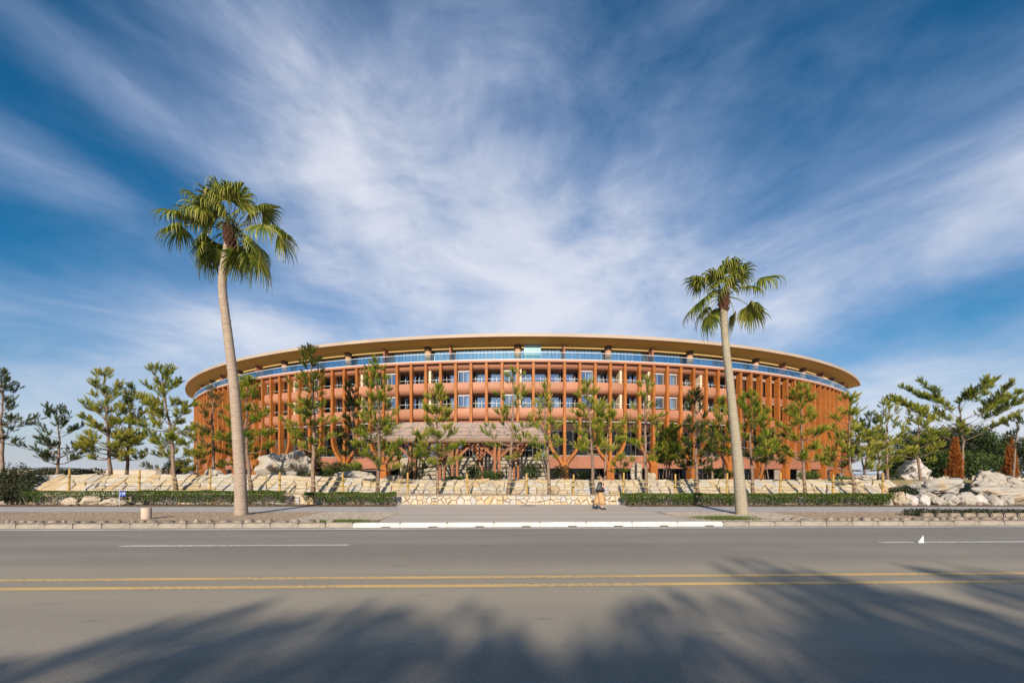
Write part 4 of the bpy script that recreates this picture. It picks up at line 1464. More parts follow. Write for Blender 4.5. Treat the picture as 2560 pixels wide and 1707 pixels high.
def shrub(name, label, base, blobs, n, size, seed, mat='leaf', cat='shrub', stems=5, group=None, bark='bark_grey'):
    rnd = random.Random(seed)
    root = thing(name, label, cat, base, 0, group)
    V, F, T = leafcloud(blobs, n, size, seed)
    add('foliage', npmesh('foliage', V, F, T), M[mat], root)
    if stems:
        mb = MB()
        for i in range(stems):
            b = rnd.choice(blobs)
            q = Vector((b[0] + rnd.uniform(-.5, .5) * b[3], b[1] + rnd.uniform(-.5, .5) * b[4], b[2] + b[5] * rnd.uniform(-.2, .4)))
            p = Vector((q.x * .4, q.y * .4, 0))
            m_ = p.lerp(q, .5) + Vector((rnd.uniform(-.1, .1), rnd.uniform(-.1, .1), .05))
            mb.tube([p, m_, q], [.035, .025, .01], 5, cap=False)
        tag(mb.build('stems', M[bark], root), kind='stuff')
    return root

# ------------------------------------------------------------------ palms
def frond_mesh(seed, L=1.15, nseg=30, droop=1.0):
    """fan blade: hub at the origin, pointing +X, hanging towards -Z"""
    rs = np.random.RandomState(seed)
    V, F, T = [], [], []
    for i in range(nseg):
        u = (i + .5) / nseg * 2 - 1
        a = u * math.radians(112) + rs.uniform(-.03, .03)
        ln = L * (.72 + .28 * math.cos(a * .7)) * rs.uniform(.85, 1.1)
        dirh = np.array([math.cos(a), math.sin(a), 0])
        side = np.array([-math.sin(a), math.cos(a), 0])
        fold = .22 * abs(math.sin(a))                  # blade folds down along its sides
        dr = droop * rs.uniform(.75, 1.25)
        tone = rs.uniform(-.28, .28)
        b0 = len(V)
        steps = (0, .22, .42, .6, .75, .88, 1.0)
        pos = np.zeros(3)
        ang = math.radians(-4) - fold
        prev = 0
        for k, t in enumerate(steps):
            dt = (t - prev) * ln
            prev = t
            pos = pos + (dirh * math.cos(ang) + np.array([0, 0, math.sin(ang)])) * dt
            if t > .3:
                ang -= dr * (.30 if t < .6 else .42)
                ang = max(ang, math.radians(-97))
            w = (.022 + .095 * t * L) if t < .43 else .062 * L * (1 - (t - .42) / .62)
            w = max(w, .006) * .5
            pl = .022 * (1 if i % 2 else -1) * (1 - t)
            V += [pos - side * w + np.array([0, 0, pl]), pos + side * w - np.array([0, 0, pl])]
            tv = .38 + tone + .38 * max(0, t - .45) + (.12 if t < .3 else 0)
            T += [tv, tv]
        for k in range(len(steps) - 1):
            F.append((b0 + 2 * k, b0 + 2 * k + 1, b0 + 2 * k + 3, b0 + 2 * k + 2))
    return np.array(V), np.array(F), np.clip(np.array(T), 0, 1)

def palm(label, path_px, Y, r0, r1, scale, fronds, seed, bark, dead=()):
    base = at(path_px[0][0], path_px[0][1], Y)
    base.z = PZ - .03
    root = thing('palm_tree', label, 'palm tree', base)
    rs = random.Random(seed)
    pts = []
    for (px_, py_) in path_px:
        p = at(px_, py_, Y) - base
        pts.append(p)
    pts[0] = Vector((0, 0, 0))
    # resample smoothly
    def cr(p0, p1, p2, p3, t):
        return .5 * ((2 * p1) + (p2 - p0) * t + (2 * p0 - 5 * p1 + 4 * p2 - p3) * t * t + (3 * p1 - p0 - 3 * p2 + p3) * t ** 3)
    P = []
    for i in range(len(pts) - 1):
        a, b, c, d = pts[max(i - 1, 0)], pts[i], pts[i + 1], pts[min(i + 2, len(pts) - 1)]
        for k in range(10):
            P.append(cr(a, b, c, d, k / 10))
    P.append(pts[-1])
    n = len(P)
    H = P[-1].z
    rad = []
    for i, p in enumerate(P):
        t = p.z / H
        r = r1 + (r0 - r1) * (1 - t) ** 1.6
        if t < .05:
            r *= 1 + .08 * (1 - t / .05)
        rad.append(r * (1 + .035 * math.sin(i * 2.4) + rs.uniform(-.02, .02)))
    MB().tube(P, rad, 18).build('trunk', M[bark], root, True)
    top = P[-1]
    # fibrous head with old leaf bases
    mb = MB()
    mb.tube([top + Vector((0, 0, -.75 * scale)), top + Vector((0, 0, -.55 * scale)), top + Vector((0, 0, -.1)), top + Vector((0, 0, .22 * scale))],
            [r1 * 1.02, r1 * 1.15, r1 * 1.25, r1 * .6], 14)
    for i in range(46):
        a = i * 2.399
        zz = -.72 * scale + .85 * scale * (i / 46)
        rr = r1 * 1.0
        p = top + Vector((math.cos(a) * rr, math.sin(a) * rr, zz))
        q = top + Vector((math.cos(a + .15) * (rr + .12 * scale), math.sin(a + .15) * (rr + .12 * scale), zz + .22 * scale))
        mb.bar(p, q, .09 * scale, .03 * scale)
    mb.build('leaf_base_head', M['palm_fibre'], root)
    for i, (azd, eld, pl, dr) in enumerate(fronds):
        az, el = R(azd), R(eld)
        pl *= scale * (1.04 if eld > 20 else 0.82) * rs.uniform(.85, 1.08)
        d0 = Vector((math.cos(az) * math.cos(el), math.sin(az) * math.cos(el), math.sin(el)))
        hub0 = top + Vector((math.cos(az), math.sin(az), 0)) * r1 * .7
        pp = [hub0]
        e2 = el
        for k in range(5):
            e2 -= R(5 + 4 * (el < .5))
            d0 = Vector((math.cos(az) * math.cos(e2), math.sin(az) * math.cos(e2), math.sin(e2)))
            pp.append(pp[-1] + d0 * pl / 5)
        isdead = i in dead
        fo = MB().tube(pp, [.032 * scale, .026 * scale, .022 * scale, .018 * scale, .016 * scale, .014 * scale], 5)
        pet = fo
        V, F, T = frond_mesh(seed * 50 + i, 1.30 * scale * rs.uniform(.9, 1.12), 30, dr)
        e3 = e2 - R(6)
        # frame: x along the petiole's end, z up
        ex = np.array([math.cos(az) * math.cos(e3), math.sin(az) * math.cos(e3), math.sin(e3)])
        ey = np.array([-math.sin(az), math.cos(az), 0])
        roll = R(rs.uniform(-32, 32))
        ez = np.cross(ex, ey)
        ey2 = ey * math.cos(roll) + ez * math.sin(roll)
        ez2 = np.cross(ex, ey2)
        # leaflets always hang straight down: keep their fall vertical
        Vw = V[:, 0:1] * ex + V[:, 1:2] * ey2 + V[:, 2:3] * (ez2 * .25 + np.array([0, 0, .75]))
        Vw += np.array(tuple(pp[-1]))
        f_ = add('frond', npmesh('frond', Vw, F, T, True), M['frond_dead' if isdead else 'frond'], root)
        pet.build('petiole', M['petiole'] if not isdead else M['palm_fibre'], f_, True)
    return root

FR_L = [(178, 66, 1.75, 1.0), (165, 46, 1.85, 1.0), (188, 36, 1.9, 1.05), (200, 24, 1.45, 1.1), (205, 44, 1.2, 1.15), (172, 8, 1.2, 1.0), (184, -14, 1.55, 1.15), (168, -18, 1.0, 1.15), (222, 52, .95, 1.2),
        (95, 80, 1.5, 1.0), (60, 76, 1.65, .9), (262, 86, 1.25, 1.3), (295, 84, 1.15, 1.3), (240, 76, 1.0, 1.25), (320, 74, 1.2, 1.2), (20, 60, 1.4, 1.0), (5, 28, 1.85, 1.0), (338, 24, 1.9, 1.05),
        (350, -2, 1.7, 1.1), (8, -18, 1.8, 1.1), (352, -30, 1.75, 1.1), (358, -50, 1.2, 1.1), (20, -62, .9, 1.1), (90, 30, 1.4, 1.0), (120, 12, 1.0, 1.1), (60, 8, 1.0, 1.1), (140, 66, 1.5, 1.0), (270, 66, .55, 1.3), (235, 64, .6, 1.3), (110, 60, .8, 1.0)]
palm('tall leaning palm with a curved grey trunk at the left of the pavement',
     [(603, 1287), (600, 1180), (594, 1085), (588, 1000), (580, 920), (569, 830), (558, 745), (556, 700), (562, 655), (571, 605), (576, 580)],
     17.6, .24, .145, .97, FR_L, 3, 'palm_bark')
FR_R = [(172, 56, 1.4, 1.0), (150, 64, 1.5, .9), (185, 8, 1.7, 1.0), (198, 18, 1.3, 1.1), (190, -28, 1.45, 1.1), (100, 78, 1.4, 1.0), (75, 74, 1.3, .9), (280, 84, 1.2, 1.25), (215, 70, 1.0, 1.2),
        (250, 80, 1.1, 1.25), (48, 66, 1.85, .9), (25, 42, 1.85, 1.0), (335, 38, 1.5, 1.05), (5, 6, 1.85, 1.05), (350, 0, 1.4, 1.1), (340, -44, 1.35, 1.1), (318, -66, .6, 1.0), (90, 10, 1.3, 1.0),
        (130, 10, 1.0, 1.0), (310, 72, 1.1, 1.2), (270, 66, .5, 1.3), (90, 60, .8, 1.0)]
palm('shorter straight palm with a pale mossy trunk at the right of the driveway',
     [(1855, 1287), (1848, 1200), (1841, 1120), (1833, 1040), (1824, 950), (1816, 880), (1811, 820), (1809, 765), (1810, 742)],
     17.8, .24, .13, .82, FR_R, 7, 'palm_bark_b', dead=(16,))

# ------------------------------------------------------------------ pines
FROW = 24.35
def front_pine(bx, tx, ty, label, **kw):
    b = at(bx, 1240, FROW); b.z = ledge_z(b.x) - .05
    return pine('pine_tree', label, b, at(tx, ty, FROW + .1), group='pines planted along the stone bank', seed=int(bx), **kw)
def back_pine(bx, Y, tx, ty, label, name='pine_tree', **kw):
    b = at(bx, 1200, Y)
    k = min(1, max(0, (Y - 29) / 20))
    b.z = bank_z(b.x) * (1 - k) + .72 * k - .05
    return pine(name, label, b, at(tx, ty, Y + .1), group='pines in the garden behind the bank', seed=int(bx) + 7, **kw)

front_pine(440, 405, 928, 'tall pine on the bank left of the round building', cb=.38, spread=1.9, dens=1.45)
front_pine(628, 622, 952, 'dense pine just right of the tall leaning palm', cb=.33, spread=1.45, dens=1.25)
front_pine(782, 775, 878, 'tallest pine on the bank, right of the big boulder, with a long left branch', cb=.28, spread=1.55, dens=.9, bias=-.3)
front_pine(944, 936, 910, 'crooked pine in front of the left end of the entrance canopy', cb=.15, spread=1.55, dens=1.0)
front_pine(1095, 1092, 974, 'bushy yellow green pine before the middle of the entrance canopy', cb=.24, spread=1.45, dens=1.2, mat='needles')
front_pine(1270, 1284, 934, 'sparse pine with bare lower limbs before the right part of the canopy', cb=.27, spread=1.75, dens=.55)
front_pine(1374, 1363, 972, 'slender pine at the right end of the entrance canopy', cb=.3, spread=1.1, dens=.85)
front_pine(1484, 1468, 958, 'pine directly behind the walking person', cb=.33, spread=1.35, dens=1.15)
front_pine(1616, 1617, 955, 'thin tall pine beside the standing stone', cb=.28, spread=1.2, dens=.7)
front_pine(1743, 1738, 982, 'narrow dark pine left of the shorter palm', cb=.16, spread=1.1, dens=1.15, mat='needles_dark')
front_pine(1884, 1880, 990, 'wide round pine just right of the shorter palm', cb=.35, spread=1.7, dens=1.25)
front_pine(2013, 2003, 975, 'dense bright pine near the right end of the facade', cb=.3, spread=1.5, dens=1.35, mat='needles')
front_pine(2138, 2127, 997, 'pine covering the right edge of the round building', cb=.22, spread=1.75, dens=.95)

back_pine(425, 30, 432, 1082, 'low bushy pine behind the tall pine left of the building', cb=.08, spread=1.6, dens=1.2)
back_pine(533, 29, 528, 972, 'thin browning pine in front of the left end of the facade', cb=.25, spread=1.3, dens=.75, mat='needles_olive')
back_pine(492, 31, 488, 1075, 'low pine against the left end of the facade', cb=.06, spread=1.7, dens=1.1)
back_pine(592, 30, 590, 1060, 'low pine behind the trunk of the leaning palm', cb=.06, spread=1.6, dens=1.1)
back_pine(885, 28, 873, 965, 'dark pine behind the bank above the flat rock', cb=.22, spread=1.35, dens=1.05, mat='needles_dark')
back_pine(1047, 33, 1050, 1092, 'small dark pine under the left part of the canopy', cb=.2, spread=1.35, dens=1.2, mat='needles_dark')
back_pine(1512, 28, 1530, 1018, 'forked pine growing behind the bank above the walking person', cb=.38, spread=1.5, dens=1.15)
back_pine(1665, 29, 1668, 1072, 'multi stemmed young pine right of the standing stones', cb=.3, spread=1.1, dens=1.0, stems=5)
back_pine(1781, 28, 1786, 1072, 'spindly olive pine left of the shorter palm trunk', cb=.35, spread=.9, dens=.7, mat='needles_olive')
back_pine(1812, 28.5, 1798, 1010, 'pine half hidden by the trunk of the shorter palm', cb=.28, spread=1.2, dens=.95)
back_pine(1905, 29.5, 1915, 1068, 'slim multi stemmed pine behind the wide round pine', cb=.32, spread=1.2, dens=.8, stems=3, mat='needles_olive')
back_pine(2108, 33, 2105, 1090, 'small olive pine against the right end of the facade', cb=.25, spread=1.2, dens=1.0, mat='needles_olive')
back_pine(2172, 30, 2166, 1025, 'pine with two trunks just right of the building', cb=.35, spread=1.35, dens=1.0, stems=2)
back_pine(2194, 33, 2196, 1092, 'small thin pine on the skyline right of the building', cb=.35, spread=.8, dens=.9)
back_pine(2220, 28, 2224, 1008, 'pine beside the last bamboo post on the right', cb=.2, spread=1.3, dens=.95)
back_pine(8, 27, 5, 940, 'tall dark pine cut by the left edge', cb=.3, spread=1.7, dens=.9, mat='needles_dark')
back_pine(142, 28, 138, 1026, 'broad dark pine standing alone above the left end of the wall', cb=.12, spread=2.0, dens=.95, mat='needles_dark')
back_pine(276, 27.5, 262, 936, 'tall pine left of the bamboo fence', cb=.12, spread=1.8, dens=1.5)
back_pine(316, 29, 330, 976, 'lighter pine leaning right behind the tall left pine', cb=.15, spread=1.4, dens=1.4)
back_pine(1552, 36, 1552, 1140, 'little pine sapling in front of the dark ground floor windows', cb=.1, spread=.9, dens=1.0)
back_pine(2302, 29, 2300, 1030, 'leafy pine left of the rust coloured conifer', cb=.22, spread=1.9, dens=1.0)
back_pine(2402, 30, 2398, 1010, 'spreading flat topped pine over the right boulders', cb=.5, spread=4.0, dens=1.7, prof='umbrella', mat='needles')
back_pine(2532, 28, 2545, 1050, 'thin dark pine at the right edge', cb=.5, spread=1.3, dens=.8, mat='needles_dark')

# ------------------------------------------------------------------ hedges
def hedge(label, x0, x1, y, h0, h1, dep, n, seed):
    root = thing('hedge', label, 'hedge', ((x0 + x1) / 2, y, PZ), 0, 'clipped hedges along the low wall')
    cx = (x0 + x1) / 2
    rs = np.random.RandomState(seed)
    P = np.stack([rs.uniform(x0, x1, n) - cx, rs.uniform(-dep, dep, n), h1 - (h1 - h0) * rs.uniform(0, 1, n) ** 1.7 - PZ], 1)
    wav = .05 * np.sin(P[:, 0] * 2.3 + seed) + .03 * np.sin(P[:, 0] * 6.1)
    keep = (P[:, 2] > (h1 - PZ) * .62) | (rs.uniform(size=n) < .5 + .5 * np.sin(P[:, 0] * 3.7 + seed) * np.sin(P[:, 0] * 1.1))
    P[:, 2] += wav * .5
    P = P[keep]
    n = len(P)
    nrm = rs.normal(size=(n, 3)) + np.array([0, -.6, .8])
    Rm = rot_to(nrm) @ spin(n, rs)
    s = rs.uniform(.045, .085, n)
    q = np.array([[-.5, 0, 0], [0, -.3, .05], [.5, 0, 0], [0, .3, .05]])
    V = np.einsum('nij,kj->nki', Rm, q) * s[:, None, None] + P[:, None, :]
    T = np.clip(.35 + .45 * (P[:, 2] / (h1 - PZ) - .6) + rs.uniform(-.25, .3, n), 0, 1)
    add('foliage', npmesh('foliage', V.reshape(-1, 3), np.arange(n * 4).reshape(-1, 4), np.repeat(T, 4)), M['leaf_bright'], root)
    mb = MB()
    xx = x0 + .15
    while xx < x1:
        for k in range(rs.randint(3, 6)):
            a = Vector((xx - cx + rs.uniform(-.04, .04), rs.uniform(-.05, .05), -.02))
            b = Vector((xx - cx + rs.uniform(-.32, .32), rs.uniform(-.15, .15), (h1 - PZ) * rs.uniform(.55, .85)))
            mb.tube([a, a.lerp(b, .5) + Vector((rs.uniform(-.03, .03), 0, .03)), b], [.014, .010, .005], 4, cap=False)
        xx += rs.uniform(.3, .5)
    tag(mb.build('stems', M['bark_grey'], root), kind='stuff')
    return root
HY = 22.85
hedge('long clipped hedge with bare stems behind the tall leaning palm', xat(292, HY), xat(713, HY), HY, .3, .90, .2, 17000, 1)
hedge('short clipped hedge ending at the left edge of the driveway', xat(762, HY), xat(990, HY), HY, .3, .82, .2, 9500, 2)
hedge('long clipped hedge right of the walking person behind the shorter palm', xat(1552, HY), xat(2232, HY), HY, .25, .76, .24, 30000, 3)
hedge('dim scruffy hedge at the far left below the rubble wall', xat(60, HY), xat(284, HY), HY, .3, .86, .25, 5000, 4)

# ------------------------------------------------------------------ boulders
def boulder(name, label, px0, px1, py0, py1, Y, depth, seed, mat='boulder', sub=4, base_z=None, planes=16, cat='boulder', shape=None, rough=.13, group=None):
    a, b = at(px0, py1, Y), at(px1, py0, Y)
    w, h = b.x - a.x, b.z - a.z
    rs = random.Random(seed)
    root_loc = Vector(((a.x + b.x) / 2, Y + depth / 2, a.z))
    bm = bmesh.new()
    bmesh.ops.create_icosphere(bm, subdivisions=sub, radius=1)
    N_ = []
    for i in range(planes):
        v = Vector((rs.gauss(0, 1), rs.gauss(0, 1), rs.gauss(0, 1) + .15)).normalized()
        N_.append((v, rs.uniform(.72, 1.0)))
    from mathutils import noise as mn
    for v in bm.verts:
        d = v.co.normalized()
        r = 1.25
        for nn, hh in N_:
            c = d.dot(nn)
            if c > .05:
                r = min(r, hh / c)
        r = min(r, 1.25)
        r *= 1 + rough * mn.noise(d * 3 + Vector((seed, 0, 0))) * 2 + rough * .5 * mn.noise(d * 9 + Vector((0, seed, 0)))
        p = d * r
        if shape:
            p = shape(p)
        v.co = p
    xs_ = [v.co.x for v in bm.verts]; ys_ = [v.co.y for v in bm.verts]; zs_ = [v.co.z for v in bm.verts]
    zlo = min(zs_) + (max(zs_) - min(zs_)) * .22      # sunk into the ground
    for v in bm.verts:
        v.co = Vector(((v.co.x - (max(xs_) + min(xs_)) / 2) / (max(xs_) - min(xs_)) * w,
                       (v.co.y - (max(ys_) + min(ys_)) / 2) / (max(ys_) - min(ys_)) * depth,
                       (v.co.z - zlo) / (max(zs_) - zlo) * h))
    me = bpy.data.meshes.new(name)
    bm.to_mesh(me); bm.free()
    me.polygons.foreach_set('use_smooth', [True] * len(me.polygons))
    try:
        me.set_sharp_from_angle(angle=R(20))
    except Exception:
        pass
    o = add(name, me, M[mat], None, root_loc)
    return tag(o, label, cat, group)
def saddle(p):
    q = p.copy()
    q.z -= .30 * math.exp(-((p.x + .05) / .22) ** 2) * max(0, p.z)
    q.z *= 1 - .12 * (p.x < 0)
    return q
boulder('boulder', 'huge pale boulder with a notched top behind the bank, beside the leaning palm', 619, 766, 1122, 1197, 27.2, 2.0, 5, shape=saddle, planes=18)
boulder('rock', 'pointed white rock on top of the bank left of the leaning palm', 497, 543, 1171, 1193, 26.9, .9, 8, cat='rock')
boulder('rock', 'small low brown rock on the bank beside the leaning palm trunk', 552, 586, 1183, 1197, 26.8, .7, 12, cat='rock', mat='boulder_tan')
boulder('rock', 'long flat pale rock on the bank below the dark pine', 815, 936, 1175, 1199, 27.0, 1.3, 17, cat='rock')
boulder('rock', 'low brown rock on the bank in front of the canopy', 955, 1000, 1187, 1201, 27.0, .8, 21, cat='rock', mat='boulder_tan')
boulder('standing_stone', 'tall rounded standing stone on the bank', 1580, 1612, 1156, 1204, 27.0, .7, 27, cat='rock', mat='boulder_tan', planes=9, rough=.03)
boulder('rock', 'leaning triangular stone beside the tall standing stone', 1616, 1643, 1179, 1204, 27.1, .6, 31, cat='rock', mat='boulder_tan')
boulder('rock', 'flat white rock on the skyline right of the building', 2150, 2200, 1186, 1200, 27.5, .9, 35, cat='rock')
boulder('boulder', 'wide flat topped pale boulder at the right below the spreading pine', 2318, 2458, 1193, 1240, 24.0, 2.2, 41, planes=10)
boulder('boulder', 'square cut pale boulder at the far right', 2464, 2536, 1174, 1222, 24.2, 1.6, 44, planes=7)
boulder('boulder', 'pale boulder cut by the right edge', 2536, 2600, 1188, 1230, 24.1, 1.5, 47, planes=8)
boulder('boulder', 'low broad pale slab beneath the square cut boulder', 2456, 2610, 1214, 1250, 23.4, 1.3, 49, planes=8)
boulder('boulder', 'grey rounded boulder behind the leafy pine at the right', 2288, 2352, 1140, 1198, 30.0, 2.2, 52, mat='boulder_grey')
rr_ = random.Random(77)
xx = 2205
i = 0
EDG = ['small tan stone at the left end of the right rubble pile', 'second stone of the right rubble pile, cream', 'third stone of the right rubble pile', 'fourth stone of the right rubble pile, under the flat boulder',
       'fifth stone of the right rubble pile, under the flat boulder', 'sixth stone of the right rubble pile', 'seventh stone of the right rubble pile', 'eighth stone of the right rubble pile, below the square boulder',
       'ninth stone of the right rubble pile', 'last stone of the right rubble pile at the edge']
while xx < 2560 and i < 10:
    w_ = rr_.uniform(30, 44)
    boulder('rock', EDG[i], xx, xx + w_, 1262 - rr_.uniform(24, 34), 1264, 22.9, .9, 60 + i, sub=3, cat='rock', mat=rr_.choice(['boulder', 'boulder_tan', 'boulder_grey']), group='rubble pile at the right', planes=9)
    xx += w_ * .93
    i += 1
LB = ['rounded tan rock at the far left of the pavement edge', 'low cream rock left of the blue number sign', 'pale rock beside the foot of the blue number sign']
for i, (a_, b_, t_) in enumerate(((140, 182, 1243), (186, 238, 1236), (240, 296, 1244))):
    boulder('rock', LB[i], a_, b_, t_, 1263, 22.4, .8, 90 + i, sub=3, cat='rock', mat='boulder_tan', planes=9, group='rocks at the far left')

# ------------------------------------------------------------------ edging stones, gravel, grass
def edging(label, x0, x1, seed):
    root = thing('stone_edging', label, 'stone edging', ((x0 + x1) / 2, kerb_y((x0 + x1) / 2) + .6, PZ))
    rs = random.Random(seed)
    protos = []
    for i in range(5):
        bm = bmesh.new()
        bmesh.ops.create_icosphere(bm, subdivisions=2, radius=1)
        for v in bm.verts:
            v.co *= 1 + rs.uniform(-.12, .12)
        me = bpy.data.meshes.new('stone')
        bm.to_mesh(me); bm.free()
        me.polygons.foreach_set('use_smooth', [True] * len(me.polygons))
        protos.append(me)
    x_ = x0
    while x_ < x1:
        w = rs.uniform(.07, .20)
        o = add('stone', rs.choice(protos), M['edging'], root, (x_ + w - root.location.x, kerb_y(x_) + .48 + rs.uniform(-.05, .06) - root.location.y, .01), (0, 0, rs.uniform(0, 6)))
        o.scale = (w, w * .8, rs.uniform(.05, .12))
        x_ += 2 * w + rs.uniform(.0, .22)
edging('row of small round stones edging the gravel left of the driveway', -17, -6.2, 5)
edging('row of small round stones edging the gravel right of the shorter palm', 9.6, 21, 6)
def pebbles(label, x0, x1, n, seed, mat, ylim=None):
    rs = np.random.RandomState(seed)
    X = rs.uniform(x0, x1, n)
    lo = 14.8 + KS * X + .35
    Y = lo + (18.9 - lo) * rs.uniform(0, 1, n)
    s = rs.uniform(.012, .032, n)
    T = np.array([[1, 0, 0], [-.5, .87, 0], [-.5, -.87, 0], [0, 0, .8]])
    V = T[None] * s[:, None, None]
    V = np.einsum('nij,nkj->nki', spin(n, rs), V)
    V += np.stack([X, Y, np.full(n, PZ)], 1)[:, None, :]
    Fb = np.array([[0, 1, 3], [1, 2, 3], [2, 0, 3]])
    F = (np.arange(n) * 4)[:, None, None] + Fb[None]
    return tag(add('gravel', npmesh('gravel', V.reshape(-1, 3), F.reshape(-1, 3)), M[mat]), label, 'gravel', kind='stuff')
pebbles('brown gravel scattered in the strip left of the driveway', -20, -4.7, 9000, 1, 'pebble')
pebbles('tan gravel scattered in the strip at the right', 6.3, 24, 9000, 2, 'pebble')
pebbles('pale chippings beside the driveway right edge', 6.4, 11, 6000, 3, 'pebble_pale')
pebbles('pale chippings beside the driveway left edge', -8, -4.8, 3500, 4, 'pebble_pale')
def grass(label, x0, x1, yo0, yo1, n, seed, h=.09):
    rs = np.random.RandomState(seed)
    X = rs.uniform(x0, x1, n)
    X = x0 + (x1 - x0) * (.5 + .5 * np.clip(rs.normal(size=n) * .4, -1, 1))
    Y = 14.8 + KS * X + rs.uniform(yo0, yo1, n)
    a = rs.uniform(0, 6.28, n)
    hh = h * rs.uniform(.4, 1.2, n)
    b = np.stack([X, Y, np.full(n, PZ)], 1)
    sx = np.stack([np.cos(a), np.sin(a), np.zeros(n)], 1) * .006
    tip = b + np.stack([rs.normal(size=n) * .025, rs.normal(size=n) * .025, hh], 1)
    V = np.stack([b - sx, b + sx, tip], 1).reshape(-1, 3)
    t = np.repeat(rs.uniform(0, 1, n), 3)
    return tag(add('grass', npmesh('grass', V, np.arange(3 * n).reshape(-1, 3), t), M['grass']), label, 'grass', kind='stuff')
grass('tuft of grass at the kerb left of the driveway', -6.9, -4.6, .30, .7, 2600, 1)
grass('patch of grass beside the driveway right edge', 6.5, 9.2, .5, 1.7, 4200, 2)

# ------------------------------------------------------------------ shrubs in the garden
def gz(x, Y):
    k = min(1, max(0, (Y - 29) / 20))
    return bank_z(x) * (1 - k) + .72 * k - .04
def garden_shrub(px0, px1, py0, Y, n, size, seed, label, mat='leaf', lumps=4, cat='shrub'):
    x0, x1 = xat(px0, Y), xat(px1, Y)
    cx = (x0 + x1) / 2
    z0 = gz(cx, Y) if Y > 26.4 else (ledge_z(cx) if abs(cx) < 21 else PZ + .02)
    H = CAMZ + (HOR - py0) / F_PX * Y - z0
    w = x1 - x0
    rs = random.Random(seed)
    bl = []
    for i in range(lumps):
        u = (i + .5) / lumps - .5
        hh = H * rs.uniform(.7, 1.0)
        bl.append((u * w * .8, rs.uniform(-.2, .2), hh * .55, w / lumps * .85, w / lumps * .7 + .2, hh * .45))
    return shrub('shrub', label, (cx, Y, z0), bl, n, size, seed, mat, cat)
garden_shrub(745, 800, 1116, 29.5, 3600, .09, 1, 'round shrub on the slope right of the huge boulder', 'leaf')
garden_shrub(790, 905, 1150, 30, 4600, .09, 2, 'low spreading juniper running down from the round shrub', 'leaf', 6)
garden_shrub(1165, 1205, 1150, 33, 3000, .08, 3, 'upright dark shrub under the middle of the canopy', 'leaf')
garden_shrub(1000, 1060, 1165, 31, 2600, .08, 4, 'dark low shrub at the left posts of the canopy', 'leaf_dark')
garden_shrub(1110, 1160, 1188, 28, 2200, .07, 5, 'bright low clipped shrub below the middle of the canopy', 'leaf_bright', 5)
garden_shrub(1205, 1262, 1172, 30, 2600, .08, 6, 'mixed shrub at the right posts of the canopy', 'leaf', 4)
garden_shrub(1310, 1352, 1148, 30, 2800, .08, 7, 'feathery upright shrub right of the canopy posts', 'leaf', 2)
garden_shrub(1385, 1425, 1150, 31, 2200, .08, 8, 'dark shrub between the canopy and the first forked column', 'leaf_dark', 2)
garden_shrub(1785, 1830, 1162, 30, 3000, .08, 9, 'bright green shrub left of the shorter palm trunk', 'leaf_bright', 2)
garden_shrub(2000, 2040, 1172, 31, 1800, .08, 10, 'small leafy shrub before the pale louvres', 'leaf_bright', 2)
garden_shrub(2085, 2140, 1189, 29, 2600, .06, 11, 'clipped low green shrub at the right corner of the building', 'leaf_bright', 4)
garden_shrub(735, 790, 1172, 28.4, 1200, .08, 12, 'low shrub at the right foot of the huge boulder', 'leaf')
garden_shrub(408, 470, 1140, 33, 4200, .09, 13, 'green thicket at the left corner of the building', 'leaf', 6)
garden_shrub(-30, 96, 1150, 25.2, 7000, .10, 14, 'large dark bush at the left edge', 'leaf_dark', 5)
garden_shrub(-20, 92, 1205, 23.3, 4200, .09, 15, 'low dark bush in front of the large bush at the left edge', 'leaf_dark', 6)
garden_shrub(2222, 2330, 1205, 25.0, 4200, .09, 16, 'dark low shrub at the right end of the bank', 'leaf_dark', 5)
garden_shrub(70, 260, 1168, 31, 4500, .10, 17, 'row of low dark bushes behind the left end of the wall', 'leaf_dark', 8)
garden_shrub(1440, 1475, 1165, 33, 1500, .08, 18, 'small olive shrub left of the forked pine', 'leaf', 2)

# low strip of planting with stones at the right kerb
st = thing('kerb_planting', 'dark strip of ground cover with a stone edge along the right kerb', 'planting', (xat(2420, 17.3), 17.3, PZ))
xs0 = st.location.x
bl = [(u, rr_.uniform(-.1, .1), .12, .4, .35, .16) for u in np.arange(-2.1, 4.2, .5)]
V, F, T = leafcloud(bl, 7000, .06, 5)
add('foliage', npmesh('foliage', V, F, T), M['leaf_dark'], st)
for i in range(12):
    me = MB().box(-.22, .22, -.09, .09, -.02, .15).mesh('edge_stone')
    bm = bmesh.new(); bm.from_mesh(me); bmesh.ops.bevel(bm, geom=list(bm.edges), offset=.03, segments=2, affect='EDGES'); bm.to_mesh(me); bm.free()
    add('edge_stone', me, M['edging'], st, (-2.1 + i * .52, -.52 + rr_.uniform(-.03, .03), 0), (0, 0, rr_.uniform(-.1, .1)))

